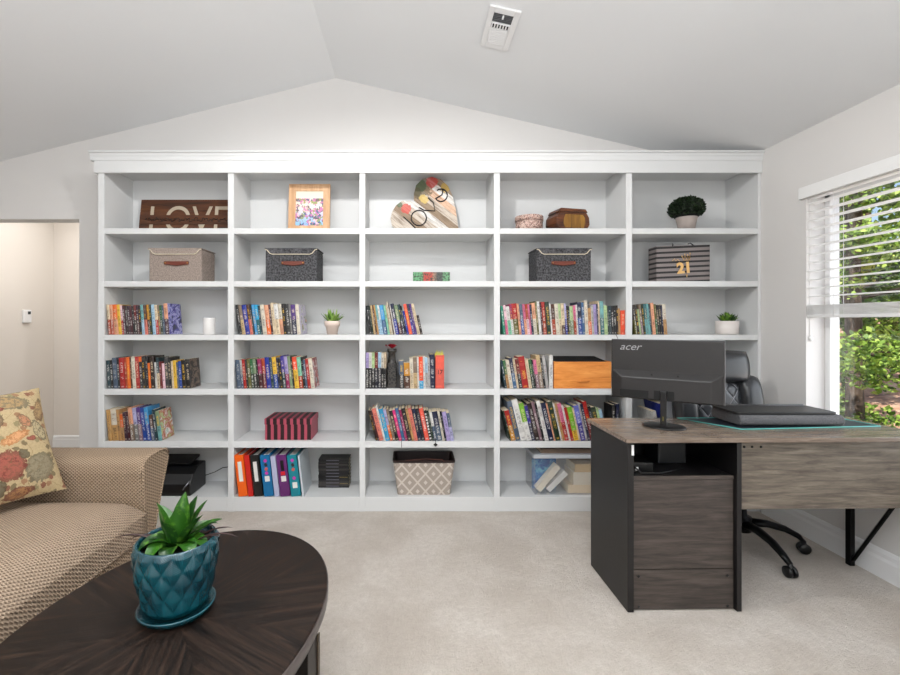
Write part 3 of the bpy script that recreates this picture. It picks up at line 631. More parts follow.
# heart sign
hp = [(414, 203), (410.5, 201), (402, 201), (396, 205.5), (392, 212), (390.5, 219), (392, 226), (397, 231), (406, 233), (430, 234.5), (457.5, 236), (459, 233), (457.5, 222), (455.5, 208), (452.5, 196), (448, 186), (441, 179.5), (432, 177), (422.5, 179), (416, 185.5), (414, 194)]
YH = 3.06; HX, HZ = FX(424, YH), SZ[0]
t = thing('heart_sign', 'tilted heart-shaped wooden plaque reading love in the middle bay', 'sign', (HX, YH, HZ+.001))
hpw = [(FX(x, YH)-HX, max(FZ(y, YH)-HZ, 0)) for (x, y) in hp]
hpw = [q for i, q in enumerate(hpw) if i == 0 or (Vector(q)-Vector(hpw[i-1])).length > .002]
def heart_mat():
    g = N('painted_planks'); v = g.coord('Object', None, (0, math.radians(-38), 0)); x, y, z = g.xyz(v)[:3]
    k = g.math('FLOOR', g.math('MULTIPLY', z, 22)); st = g.noise(g.vec(g.math('MULTIPLY', x, .8), k, g.math('MULTIPLY', z, 9)), 9, 5, .7)
    wv = g.n('TexWhiteNoise', noise_dimensions='1D'); g.t.links.new(k, wv.inputs['W'])
    c = g.ramp(wv.outputs[0], [(0, srgb((206, 196, 184))), (.3, srgb((222, 190, 166))), (.55, srgb((160, 142, 122))), (.8, srgb((226, 224, 220)))], 'CONSTANT')
    c = g.mix(g.ramp(st, [(.45, (0, 0, 0, 1)), (.7, (1, 1, 1, 1))]), c, srgb((120, 98, 80)))
    ob = g.xyz(g.coord('Object'))
    def blob(cx, cz, r, col, c):
        d = g.math('SQRT', g.math('ADD', g.math('POWER', g.math('SUBTRACT', ob[0], cx), 2), g.math('POWER', g.math('SUBTRACT', ob[2], cz), 2)))
        d = g.math('ADD', d, g.math('MULTIPLY', g.math('SUBTRACT', g.noise(g.coord('Object'), 34, 4, .7), .5), r*1.8))
        return g.mix(g.math('MULTIPLY', g.math('LESS_THAN', d, r), .8), c, srgb(col))
    P = lambda px, py: (FX(px, YH)-HX, FZ(py, YH)-HZ)
    c = blob(*P(420, 188), .075, (112, 102, 78), c); c = blob(*P(421, 186), .04, (84, 104, 76), c); c = blob(*P(432, 182), .04, (196, 66, 62), c); c = blob(*P(445, 188), .03, (196, 168, 92), c); c = blob(*P(406, 209), .035, (206, 92, 84), c); c = blob(*P(424, 199), .03, (214, 190, 120), c); c = blob(*P(400, 205), .018, (96, 116, 90), c)
    c = blob(*P(417, 192), .03, (96, 90, 64), c)
    g.color(c); g.rough(.7); return g.m
MB().prism(hpw, 0, .014, 'y').build('plaque', heart_mat(), t)
def strokes(lst, r):
    b = MB()
    for s_ in lst: b.tube([(FX(x, YH)-HX, -.003, FZ(y, YH)-HZ) for x, y in s_], r, 6)
    return b
def circ(cx, cy, r, a0=0, a1=360, k=20, sy_=1): return [(cx+r*math.cos(math.radians(a0+(a1-a0)*i/k)), cy-r*sy_*math.sin(math.radians(a0+(a1-a0)*i/k))) for i in range(k+1)]
strokes([[(403.5, 217), (409, 222), (416, 229)], circ(418.8, 218.2, 7.6), [(419, 207.5), (424, 210.5), (434.8, 211.2), (433.5, 203), (428, 198)], circ(441, 195.5, 6.2, 130, -150), [(435.5, 199), (442, 195), (443, 189.5)]], .0045).build('lettering', plain((40, 34, 34), .6, name='dark_letter_paint'), t)
# patterned round box
def marble():
    g = N('speckled_paper'); v = g.coord('Object'); f = g.noise(v, 48, 4, .6, 1.5)
    g.color(g.ramp(f, [(.38, srgb((90, 72, 70))), (.47, srgb((180, 146, 136))), (.56, srgb((222, 202, 190))), (.64, srgb((120, 92, 88)))])); g.rough(.6); return g.m
mm = marble()
t = thing('round_box', 'small round speckled pink keepsake box with lid, fourth bay top row', 'box', (FX(529, 3.0), 3.0, SZ[0]+.0005))
MB().lathe([(0, 0), (.088, 0), (.088, .075), (.0, .075)], seg=40).build('body', mm, t)
MB().lathe([(.0905, .068), (.0925, .068), (.0925, .098), (.090, .101), (0, .1015)], seg=40).build('lid', mm, t)
# barrel shaped wooden chest
t = thing('wooden_chest', 'small dark wooden chest with a golden panel beside the round box', 'chest', (FX(568, 2.98), 2.98, SZ[0]+.0005), math.radians(14))
M_ch = grain('chest_wood', [(60, 34, 20), (98, 58, 32), (132, 84, 48)], (3, 3, 12), .4)
side = [(-.10, 0), (.10, 0), (.122, .04), (.118, .085), (.098, .115), (-.098, .115), (-.118, .085), (-.122, .04)]
MB().prism(side, -.06, .075, 'y').build('body', M_ch, t, bevel=.003)
MB().prism([(-.105, .116), (.105, .116), (.09, .138), (-.09, .138)], -.064, .078, 'y').build('lid', M_ch, t, bevel=.003)
MB().prism([(-.062, .012), (.075, .012), (.088, .045), (.084, .078), (.07, .1), (-.058, .1), (-.07, .07), (-.072, .04)], -.064, -.058, 'y').build('front_panel', grain('gilded_panel', [(104, 74, 24), (146, 108, 42), (176, 138, 66)], (10, 10, 1), .4), t, bevel=.002)
# boxwood ball plant
def boxwood():
    t = thing('potted_plant', 'round dark green boxwood ball in a grey pot on the top row', 'plant', (FX(686.5, 2.97), 2.97, SZ[0]+.0005))
    MB().lathe([(0, 0), (.048, 0), (.056, .05), (.066, .095), (.066, .1), (.058, .1), (.056, .085), (0, .085)], seg=32).build('pot', plain((176, 166, 160), .8, name='grey_clay', bump=.3, scale=40), t)
    f = MB(); random.seed(3)
    for k in range(3400):
        v = Vector((random.gauss(0, 1), random.gauss(0, 1), random.gauss(0, 1))).normalized()
        if v.z < -.62: continue
        r = random.uniform(.82, 1.05); p = Vector((v.x*.104*r, v.y*.104*r, .148+v.z*.078*r)); leaf(f, p, .0085*random.uniform(.7, 1.2))
    f.build('foliage', leafmat('boxwood_leaves', [(16, 30, 12), (28, 50, 20), (46, 74, 30)], .1), t)
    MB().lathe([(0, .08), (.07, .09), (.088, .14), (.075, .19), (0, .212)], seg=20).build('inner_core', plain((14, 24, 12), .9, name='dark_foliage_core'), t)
boxwood()

# ---------------------------------------------------------------- second and third row small things
def striped(name, c1, c2, freq, axis=2, tilt=0, thr=.5, off=0):
    g = N(name); v = g.coord('Object'); q = g.xyz(v)
    u = g.math('ADD', q[axis], g.math('MULTIPLY', q[0 if axis == 2 else 2], tilt))
    f = g.math('LESS_THAN', g.math('FRACT', g.math('ADD', g.math('MULTIPLY', u, freq), off+100)), thr)
    g.color(g.mix(f, srgb(c1), srgb(c2))); g.rough(.5); return g.m
gx0, gx1, gy = FX(656.5, 2.93), FX(710, 2.93), 2.93; W = gx1-gx0
t = thing('gift_bag', 'black and grey striped gift bag with gold number 21', 'gift bag', (gx0, gy, SZ[1]+.0005))
MB().prism([(0, 0), (W, 0), (W, .243), (.0, .232)], 0, .1, 'y').build('bag', striped('bag_stripes', (30, 28, 30), (140, 132, 130), 31, 2, -.045, .6), t, bevel=.002)
b = MB()
b.tube([(W*.3, .002, .232), (W*.3, -.004, .25), (W*.31, .0, .236)], .003, 6); b.tube([(W*.58, -.002, .246), (W*.62, -.006, .252), (W*.68, -.006, .236)], .0035, 6)
b.build('cord_handle', M_black, t)
M_gold = plain((228, 190, 130), .35, .3, name='gold_foil')
text_mesh('number', '21', .095, M_gold, t, Matrix.Translation((W*.515, -.002, .088)) @ UPRIGHT @ Matrix.Rotation(math.radians(5), 4, 'Z'), offset=.004, extrude=.0015)
b = MB(); cx = W*.56
for (x, z) in ((-.03, .168), (-.012, .180), (.006, .176), (.022, .186)): b.lathe([(.004, 0), (.003, .002), (0, .003)], seg=8, M=Matrix.Translation((cx+x, -.001, z)) @ Matrix.Rotation(PI/2, 4, 'X'))
b.tube([(cx-.03, -.002, .165), (cx-.02, -.002, .145), (cx-.012, -.002, .175), (cx, -.002, .146), (cx+.006, -.002, .175), (cx+.014, -.002, .148), (cx+.024, -.002, .182), (cx+.02, -.002, .143), (cx-.02, -.002, .141)], .0022, 5)
b.tube([(cx-.095, -.002, .135), (cx-.08, -.002, .15), (cx-.07, -.002, .135), (cx-.06, -.002, .146), (cx-.045, -.002, .135)], .0016, 5)
b.tube([(cx-.004, -.002, .05), (cx+.002, -.002, .03), (cx+.006, -.002, .052)], .002, 5)
b.build('crown_emblem', M_gold, t)
def tin_mat():
    g = N('printed_tin'); v = g.coord('Object'); x = g.xyz(v)[0]; f = g.noise(v, 70, 3, .7)
    c = g.ramp(g.math('MULTIPLY', x, 4.1), [(0, srgb((110, 170, 124))), (.24, srgb((110, 170, 124))), (.3, srgb((190, 70, 62))), (.5, srgb((190, 84, 70))), (.56, srgb((170, 140, 120))), (.66, srgb((90, 90, 92))), (.78, srgb((90, 96, 92))), (.82, srgb((120, 170, 130)))])
    g.color(g.mix(g.ramp(f, [(.45, (0, 0, 0, 1)), (.6, (1, 1, 1, 1))]), c, srgb((60, 70, 60)))); g.rough(.5); return g.m
tag(box('decorative_block', 0, FX(450, 2.95)-FX(413, 2.95), 0, .05, 0, .066, tin_mat(), None, bevel=.001), 'small flat green and red printed block alone in the middle bay', 'ornament').location = (FX(413, 2.95), 2.95, SZ[1]+.0005)
t = thing('candle', 'plain white pillar candle right of the books in the leftmost bay', 'candle', (FX(209.3, 2.93), 2.93, SZ[2]+.0005))
MB().lathe([(0, 0), (.036, 0), (.037, .002), (.037, .104), (.034, .108), (.03, .104), (0, .102)], seg=32).build('wax', plain((226, 224, 222), .5, name='white_wax'), t)

def blade(mb, base_, az, el, length, width, curl, m=0, seg=8, cup=.25, thick=0, tw=0):
    """a pointed strap leaf"""
    p = Vector(base_); d_az = Vector((math.cos(az), math.sin(az), 0)); side_ = Vector((-math.sin(az), math.cos(az), 0))
    vs = []; e = el
    for i in range(seg+1):
        u = i/seg; wv = width*(math.sin(PI*(.18+.82*u))**.8 if u < 1 else 0.02)
        if u < .15: wv = width*.62+width*.3*u/.15
        up_ = Vector((0, 0, 1))*math.cos(e)-d_az*math.sin(e)
        s2 = side_*math.cos(tw*u)+up_*math.sin(tw*u)
        vs += [p-s2*wv+up_*wv*cup, p-s2*wv*.5+up_*wv*cup*.25, p, p+s2*wv*.5+up_*wv*cup*.25, p+s2*wv+up_*wv*cup]
        p = p+(d_az*math.cos(e)+Vector((0, 0, 1))*math.sin(e))*length/seg; e -= curl/seg
    fs = [(i*5+k, i*5+k+1, (i+1)*5+k+1, (i+1)*5+k) for i in range(seg) for k in range(4)]
    mb.add(vs, fs, m, True)
def succulent(label, px, Y, z, pot_prof, mp, n, ln, wd, cols, hz, seed, potname='pot'):
    random.seed(seed)
    t = thing('potted_plant', label, 'plant', (FX(px, Y), Y, z+.0005))
    MB().lathe(pot_prof, seg=32).build('pot', mp, t)
    rmax = max(p[0] for p in pot_prof)
    MB().lathe([(0, hz-.003), (rmax*.86, hz-.004)], seg=24).build('soil', plain((60, 44, 36), 1, name='soil', scale=80), t)
    f = MB()
    for k in range(n):
        a = 2*PI*k/n*2.4+random.uniform(-.2, .2); ring = k/n; r0 = rmax*.62*random.random()
        blade(f, (r0*math.cos(a), r0*math.sin(a), hz-.004), a, math.radians(88-58*ring*random.uniform(.6, 1.1)), ln*random.uniform(.7, 1.1), wd, random.uniform(-.3, .5), seg=5)
    f.build('foliage', leafmat('succulent_leaves', cols, .15), t)
succulent('small green succulent in a pale pink tapered pot right of books', 332.3, 2.94, SZ[2], [(0, 0), (.034, 0), (.042, .05), (.050, .055), (.052, .088), (.046, .088), (.044, .078), (0, .078)], plain((222, 206, 196), .7, name='pale_terracotta'), 44, .088, .0085, [(100, 140, 62), (146, 180, 92), (186, 208, 130)], .08, 5)
succulent('bushy green succulent in a white cylinder pot, rightmost bay', 727, 2.96, SZ[2], [(0, 0), (.058, 0), (.064, .006), (.066, .088), (.061, .088), (.059, .078), (0, .078)], plain((228, 222, 218), .5, name='white_ceramic'), 60, .07, .010, [(36, 66, 26), (64, 104, 36), (110, 150, 58), (160, 186, 84)], .08, 9)
# lacy black bottle with rose
def lace():
    g = N('black_lace_glass'); v = g.coord('Object'); f = g.voro(v, 70, 'Distance', 'F1')
    g.color(g.mix(g.math('GREATER_THAN', f, .42), srgb((14, 14, 16)), srgb((74, 70, 66)))); g.rough(.35); return g.m
t = thing('decorative_bottle', 'tall black lace-patterned bottle with a red rose among the books', 'bottle', (FX(391.6), D+.06, SZ[3]+.0005))
MB().prism(rrect(-.031, .031, -.03, .03, .008, 3), 0, .16, 'z').build('body', lace(), t)
MB().lathe([(.030, .16), (.024, .18), (.022, .225), (.031, .234), (.031, .253), (.017, .253), (0, .25)], seg=20).build('neck', lace(), t)
b = MB(); random.seed(2)
for k in range(16): a = k*2.4; r = .003+.0012*k; blade(b, (r*.4*math.cos(a), r*.4*math.sin(a), .256), a, 1.35-.05*k, .034, .015, 1.0-.05*k, seg=4, cup=.5)
b.build('rose', plain((186, 26, 58), .6, name='rose_petals'), t)
b = MB(); b.tube([(-.012, .0, .25), (-.03, .0, .264), (-.037, 0, .272)], .0012, 5); b.lathe([(0, 0), (.006, .004), (.005, .01), (0, .013)], (-.038, 0, .268), 8); b.build('rosebud', plain((176, 40, 66), .6, name='bud_petals'), t)
tag(MB().prism([(-.012, 0), (.014, 0), (.006, .08), (.002, .16), (-.002, .185), (-.005, .16), (-.009, .08)], 0, .02, 'y').build('tower_ornament', M_black, None, (FX(398.0), D+.03, SZ[3]+.0005)), 'black pointed tower ornament between the lace bottle and the slate blue book', 'ornament')
# bookmarks hanging over shelf edges
def bookmark(label, pts, tassel, c):
    t = thing('bookmark', label, 'bookmark', (FX(pts[-1][0]), D-.004, FZ(pts[-1][1])), 0)
    b = MB(); x0, z0 = FX(pts[-1][0]), FZ(pts[-1][1])
    b.tube([(FX(p[0])-x0, p[2], FZ(p[1])-z0) for p in pts], .0016, 6); b.build('cord', plain(c, .7, name='bookmark_cord'), t)
    if tassel:
        MB().prism([(0, .012), (.014, 0), (0, -.012), (-.014, 0)], -.003, .001, 'y').build('charm', plain((40, 40, 40), .4, name='charm_metal'), t)
bookmark('thin dark bookmark cord hanging over fifth shelf edge, left one', [(401.5, 439.5, .010), (401.6, 441, 0), (401.6, 447.5, -.001)], False, (50, 30, 40))
bookmark('bookmark with dark diamond charm hanging over the fifth shelf edge', [(435.6, 438.5, .010), (435.6, 440.8, 0), (435.5, 444.5, -.001)], True, (60, 50, 50))
bookmark('black bookmark cord hanging from the third row above the monitor', [(614, 332, .012), (615.5, 334.4, 0), (618.2, 340, -.002)], False, (30, 30, 34))

# ---------------------------------------------------------------- lower row containers
# red striped box
x0, x1 = FX(264.4, 2.9), FX(311.5, 2.9); W = x1-x0
t = thing('storage_box', 'red and black striped cardboard box with lid, second bay', 'box', (x0, 2.9, SZ[4]+.0005))
rs = striped('red_box_stripes', (50, 10, 22), (176, 84, 102), 23.2, 0, 0, .44, .06)
MB().box(.003, W-.003, .003, .215, 0, .10).build('body', rs, t, bevel=.001)
MB().box(0, W, 0, .218, .1, .137).build('lid', striped('red_lid_stripes', (50, 10, 22), (176, 84, 102), 23.2, 0, 0, .44, .16), t, bevel=.001)
# basket with diamond pattern
def ikat():
    g = N('diamond_weave'); q = g.xyz(g.coord('Object')); 
    px_ = g.math('MULTIPLY', g.math('ADD', q[0], .5), 9.8); pz_ = g.math('MULTIPLY', g.math('ADD', q[2], .5), 8.6)
    def tri(a): return g.math('ABSOLUTE', g.math('SUBTRACT', g.math('FRACT', a), .5))
    s_ = g.math('ADD', tri(px_), tri(pz_))
    d = g.math('ABSOLUTE', g.math('SUBTRACT', s_, .5))
    line = g.math('LESS_THAN', d, .07)
    dot = g.math('MAXIMUM', g.math('LESS_THAN', s_, .13), g.math('GREATER_THAN', s_, .87))
    n_ = g.math('MULTIPLY', g.noise(g.coord('Object'), 130, 2), .5)
    m = g.math('MINIMUM', g.math('MAXIMUM', line, dot), 1)
    g.color(g.mix(g.math('SUBTRACT', g.math('MULTIPLY', m, 1.15), g.math('MULTIPLY', n_, .35)), srgb((172, 162, 153)), srgb((203, 194, 185)))); g.rough(.95); g.bump(g.noise(g.coord('Object'), 200, 2), .4, .002); return g.m
Yb_ = D+.016; cxk = FX(424, Yb_)
t = thing('storage_basket', 'beige diamond-patterned fabric basket with dark brown lining', 'basket', (cxk, Yb_+.11, SZ[5]+.0005))
wb, wt = .171, .199
def frus(w0, w1, d0, d1, z0, z1, b, m=0, r=.02):
    p0 = rrect(-w0, w0, -d0, d0, r, 4); p1 = rrect(-w1, w1, -d1, d1, r, 4); n = len(p0)
    b.add([(p[0], p[1], z0) for p in p0]+[(p[0], p[1], z1) for p in p1], [(i, (i+1) % n, n+(i+1) % n, n+i) for i in range(n)], m, True)
b = MB(); frus(wb, wt, .092, .11, 0, .216, b); frus(.0, wb, 0, .092, 0, 0, b); b.build('body', ikat(), t)
M_dbr = plain((46, 22, 20), .55, name='dark_brown_lining', scale=20)
b = MB(); frus(wt+.002, wt+.003, .1115, .113, .211, .226, b); frus(wt+.003, wt-.006, .113, .104, .226, .226, b); frus(wt-.006, wb-.006, .104, .086, .226, .01, b); frus(wb-.006, .0, .086, 0, .01, .01, b); b.build('lining', M_dbr, t)
b = MB(); b.tube([(-.12, -.1, .224), (.02, -.06, .222), (.12, -.1, .228), (.128, -.113, .222)], .003, 6); b.build('cord_tie', plain((110, 70, 60), .6, name='lining_cord'), t)
# open wooden box
x0, x1 = FX(554, 2.885), FX(611.4, 2.885); W = x1-x0; hb = .171
t = thing('wooden_box', 'open honey-coloured wooden file box right of the books, fourth bay', 'box', (x0, 2.885, SZ[3]+.0005))
M_pine = grain('honey_pine', [(196, 122, 52), (222, 150, 76), (236, 172, 100)], (1.5, 12, 12), .45)
b = MB(); b.box(0, W, 0, .012, 0, hb); b.build('front_board', M_pine, t, bevel=.0015)
b = MB(); b.box(0, .012, .012, .25, 0, hb+.002); b.box(W-.012, W, .012, .25, 0, hb+.002); b.box(.012, W-.012, .243, .25, 0, hb+.018); b.box(.012, W-.012, .012, .238, 0, .01); b.build('box_sides', M_pine, t, bevel=.001)
b = MB(); b.tube([(W*.40, -.003, .048), (W*.46, -.008, .043), (W*.56, -.008, .043), (W*.62, -.003, .048), (W*.56, -.004, .052), (W*.46, -.004, .052)], .004, 6); b.build('finger_pull', M_pine, t)
MB().prism([(.013, .011), (.013, hb-.004), (.2425, hb+.0185), (.2425, .011)], .0125, W-.0125, 'x').build('dark_interior', M_blackmatte, t)  # solid dark block put in for the shaded inside of the box
# clear tub with books
tx0, tx1 = FX(535, 2.905), 1.36; TW = tx1-tx0; ty = 2.905
t = thing('storage_tub', 'clear plastic storage tub of books beside the desk cabinet', 'tub', (tx0, ty, SZ[5]+.0005))
b = MB(); hh = .236
b.box(0, TW, 0, .003, 0, hh); b.box(0, .003, .003, .235, 0, hh); b.box(TW-.003, TW, .003, .235, 0, hh); b.box(.003, TW-.003, .232, .235, 0, hh); b.box(.003, TW-.003, .003, .232, 0, .003); b.build('tub', M_tub, t)
M_lid = glassy('milky_lid', (206, 210, 214), .72, .2)
MB().box(-.012, TW+.012, -.012, .247, hh, hh+.026).build('lid', M_lid, t, bevel=.004)
z0 = SZ[5]+.004
def flat_book(label, x, y, z, wd, dp, th, c, rot=(0, 0, 0), name='book', ink='black', group=None):
    b = MB(); b.box(0, wd, 0, .004, 0, th, 0); b.box(0, wd, .004, dp, 0, .002, 0); b.box(0, wd, .004, dp, th-.002, th, 0); b.box(.003, wd-.003, .004, dp-.003, .002, th-.002, 1)
    return tag(b.build(name, [plain(C[c], .6, name='book_cover_'+c), M_pages], None, (x, y, z), rot), label, 'book', group)
gt = 'books inside the clear tub'
flat_book('tan book lying at the bottom of the clear tub, lowest of three', tx0+.22, ty+.02, z0+.001, .26, .18, .052, 'cream', group=gt)
flat_book('pale cream book in the middle of the stack inside the clear tub', tx0+.255, ty+.02, z0+.054, .22, .18, .080, 'ivory', group=gt)
flat_book('beige book on top of the stack inside the clear tub', tx0+.265, ty+.02, z0+.136, .22, .18, .05, 'sand', group=gt)
flat_book('white book leaning diagonally inside the clear tub, left one', tx0+.042, ty+.02, z0+.006, .205, .05, .04, 'ivory', (0, -math.radians(50), 0), group=gt)
flat_book('off-white book leaning diagonally inside the clear tub beside the stack', tx0+.102, ty+.02, z0+.006, .165, .05, .034, 'white', (0, -math.radians(44), 0), group=gt)
def bluish():
    g = N('blue_picture_book'); f = g.noise(g.coord('Object'), 22, 3, .6, 1); g.color(g.ramp(f, [(.35, srgb((30, 90, 160))), (.5, srgb((50, 130, 190))), (.66, srgb((130, 196, 216)))])); g.rough(.4); return g.m
tag(box('picture_book', 0, .16, 0, .012, 0, .2, bluish(), None, bevel=.001), 'bright blue picture book standing upright inside the clear tub', 'book', gt).location = (tx0+.008, ty+.10, z0+.001)
flat_book('grey book lying on the lid of the clear tub, lower', tx0+.045, ty+.02, SZ[5]+.0012+hh+.026, .34, .2, .026, 'taupe')
flat_book('pale book lying on top of the grey one above the clear tub', tx0+.02, ty+.06, SZ[5]+.0022+hh+.052, .33, .17, .022, 'lightgrey')
# printer
t = thing('printer', 'black inkjet printer in the bottom row behind the sofa arm', 'printer', (-1.405, D, SZ[5]+.0005))
M_pr = plain((20, 20, 23), .3, name='printer_plastic')
prf = [(.01, 0), (.0, .03), (.012, .075), (.05, .13), (.11, .165), (.2, .172), (.23, .165), (.23, 0)]
MB().prism(prf, -.44, 0, 'x').build('body', M_pr, t, bevel=.008, seg=3)
MB().prism([(.10, .176), (.235, .19), (.24, .206), (.10, .184)], -.40, -.045, 'x').build('paper_tray', M_black, t, bevel=.003)
MB().prism([(.012, .02), (.002, .035), (.012, .07), (.03, .09), (.03, .02)], -.36, -.10, 'x').build('output_slot', M_blackmatte, t)
MB().tube([(-.012, .022, .095), (-.026, .006, .07), (-.045, -.002, .045)], .005, 8).build('trim_strip', plain((150, 150, 155), .25, .7, name='silver_trim'), t)
MB().tube([(-.01, .22, .06), (.05, .25, .075), (.1, .27, .10), (.2, .275, .11)], .003, 8).build('power_cable', M_black, t)

# ---------------------------------------------------------------- hallway thermostat, ceiling vent
t = thing('thermostat', 'small white thermostat on the hallway wall', 'thermostat', (XL, 4.04, 1.26))
MB().box(0, .02, -.042, .042, -.06, .06).build('body', M_vinyl, t, bevel=.006)
MB().box(.0195, .0215, .0, .03, .02, .045).build('display', plain((70, 78, 82), .3, name='lcd'), t)
vx, vy = .457, 2.293
t = thing('ceiling_vent', 'white rectangular air vent on the right ceiling slope', 'vent', (vx, vy, zr(vx)-.001)); t.rotation_euler = (0, math.atan(.230), 0)
b = MB(); w2, l2 = .076, .154
b.box(-w2, -.048, -l2, l2, -.012, 0); b.box(.048, w2, -l2, l2, -.012, 0); b.box(-.048, .048, -l2, -.115, -.012, 0); b.box(-.048, .048, .0, l2, -.012, 0)
b.box(-.048, .048, -.045, -.038, -.012, 0)
b.build('frame', M_vinyl, t, bevel=.003)
MB().box(-.048, .048, -.115, 0, -.003, -.0005).build('duct_opening', plain((60, 60, 62), .8, name='duct_grey'), t)
for k in range(7): MB().box(-.046+k*.0145, -.0395+k*.0145, -.038, 0, -.011, -.003).build('louvre', M_vinyl, t)
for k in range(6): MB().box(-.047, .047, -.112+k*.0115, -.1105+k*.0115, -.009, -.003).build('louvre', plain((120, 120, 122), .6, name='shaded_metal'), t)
MB().box(-.004, .004, -.108, -.092, -.02, -.009).build('lever', M_vinyl, t)
for k in range(8): MB().box(-.04, .04, .012+k*.014, .017+k*.014, -.0135, -.0115).build('louvre', M_vinyl, t)

# ---------------------------------------------------------------- window blind
t = thing('window_blind', 'white slatted blind half raised in the right-hand window', 'blind', (2.26, 1.75, WZ1))
M_slat = white_paint('white_slat', (236, 236, 235), .4)
BY0, BY1 = WY0-1.75+.01, WY1-1.75-.008
MB().box(-.042, -.022, BY0-.03, BY1+.035, -.043, .022).build('valance', M_slat, t, bevel=.003)
MB().box(-.018, .03, BY0, BY1, -.045, -.002).build('head_rail', M_slat, t)
zb = 1.236-WZ1
for k in range(12):
    z = -.075-k*.0475
    b = MB(); b.prism([(-.022, z-.0025), (.0, z+.001), (.028, z-.0025), (.028, z+.0005), (.0, z+.004), (-.022, z+.0005)], BY0, BY1, 'y'); b.build('slat', M_slat, t)
for k in range(9):
    z = zb+.018+k*.0058
    MB().box(-.023, .029, BY0, BY1, z, z+.0036).build('stacked_slat', M_slat, t)
MB().box(-.024, .030, BY0, BY1, zb-.002, zb+.016).build('bottom_rail', M_slat, t, bevel=.002)
for y in (BY1-.16, BY1-.75, BY0+.15):
    b = MB(); b.tube([(-.024, y, -.04), (-.024, y, zb)], .0012, 5); b.tube([(.03, y, -.04), (.03, y, zb)], .0012, 5); b.build('ladder_cord', M_slat, t)
b = MB(); b.tube([(-.0, BY1+.006, -.04), (-.0, BY1+.006, -.83)], .0012, 5); b.lathe([(0, 0), (.007, .004), (.010, .02), (.004, .03), (0, .03)], (0, BY1-.0, -.85), 12); b.build('cord_tassel', M_slat, t)

# ---------------------------------------------------------------- desk
DX, DY = .90, 1.85
t = thing('desk', 'grey oak and black desk with cabinet on the left, facing the bookcase', 'desk', (DX, DY, 0), math.radians(1))
def dbox(name, x0, x1, y0, y1, z0, z1, m, bevel=.001): return box(name, x0-DX, x1-DX, y0-DY, y1-DY, z0, z1, m, t, bevel=bevel)
dbox('desktop', .89, 2.212, 1.85, 2.25, .711, .73, M_oaktop, .002)
dbox('cabinet_side_panel', .906, .932, 1.872, 2.238, .002, .710, M_blackpanel)
dbox('cabinet_side_panel', 1.364, 1.384, 1.868, 2.238, .002, .710, M_blackpanel)
dbox('cabinet_back_panel', .936, 1.363, 2.20, 2.215, .02, .709, M_blackpanel)
dbox('nook_shelf', .936, 1.363, 1.8915, 2.19, .548, .563, M_blackpanel); dbox('shelf_edge', .936, 1.363, 1.884, 1.891, .548, .564, M_oakdark)
dbox('door_panel', .938, 1.361, 1.885, 1.90, .174, .546, M_oakdark)
dbox('lower_panel', .938, 1.361, 1.884, 1.90, .005, .171, M_oakdark)
dbox('modesty_panel', 1.385, 2.17, 1.89, 1.905, .419, .7095, M_oak)
for (x, z, Yv) in [(FX(p[0], 1.884), FZ(p[1], 1.884), 1.884) for p in ((639, 576.6), (729, 576.6), (639, 607), (729, 607))]+[(FX(p, 1.89), FZ(447.5, 1.89), 1.89) for p in (746, 754, 763)]:
    MB().lathe([(.0055, 0), (.005, .003), (0, .004)], seg=12, M=Matrix.Translation((x-DX, Yv-DY, z)) @ Matrix.Rotation(PI/2, 4, 'X')).build('bolt', M_black, t)
dbox('metal_leg', 2.185, 2.21, 2.205, 2.23, .002, .71, M_blackmetal)
dbox('metal_leg', 2.185, 2.21, 1.868, 1.888, .002, .71, M_blackmetal)
b = MB(); b.tube([(2.198-DX, 2.205-DY, .03), (2.198-DX, 1.889-DY, .62)], .010, 4); b.build('brace', M_blackmetal, t)
dbox('foot_rail', 2.185, 2.21, 1.889, 2.204, .69, .708, M_blackmetal)
dbox('white_sticker', .922, .932, 1.8705, 1.872, .655, .698, M_vinyl, 0)
# things in the nook
pz = .5635
t2 = thing('power_adapter', 'small black power adapter with cable in the desk cabinet nook', 'adapter', (1.0, 1.97, pz))
MB().box(-.04, .05, -.03, .03, 0, .04).build('body', M_black, t2, bevel=.004)
MB().tube([(-.03, -.03, .02), (-.045, -.05, .03), (-.02, -.065, .008), (.06, -.06, .005), (.12, -.03, .005), (.2, .0, .005)], .0035, 8).build('cable', M_black, t2)
MB().box(-.03, -.018, -.036, -.03, .008, .022).build('plug', M_vinyl, t2)
tag(box('cable_box', 0, .13, 0, .12, 0, .10, plain((30, 33, 36), .5, name='cable_box_plastic'), None, bevel=.006), 'dark box at the back of the desk cabinet nook', 'box').location = (1.13, 2.05, pz)

# ---------------------------------------------------------------- monitor
Ya, Yb2 = 1.945, 2.215
P0 = Vector((FX(611.4, Yb2), Yb2, 0)); P1 = Vector((FX(725, Ya), Ya, 0)); mc = (P0+P1)/2; dv = (P1-P0); MW = dv.length; ang = math.atan2(dv.y, dv.x)
t = thing('monitor', 'black computer monitor seen from behind on the desk', 'monitor', (mc.x, mc.y, .7305), ang)
z0, z1 = .113, .396; hw = MW/2
M_mon = plain((50, 48, 48), .45, name='monitor_back_plastic', scale=3, var=.04, bump=.1)
MB().box(-hw, hw, 0, .016, z0, z1).build('back_panel', M_mon, t, bevel=.003)
MB().box(-hw+.004, hw-.004, .016, .022, z0+.004, z1-.004).build('screen', M_black, t)
MB().box(-hw-.0015, hw+.0015, .012, .0205, z0-.001, z1+.001).build('bezel', plain((120, 122, 126), .35, .4, name='bezel_grey'), t, bevel=.001)
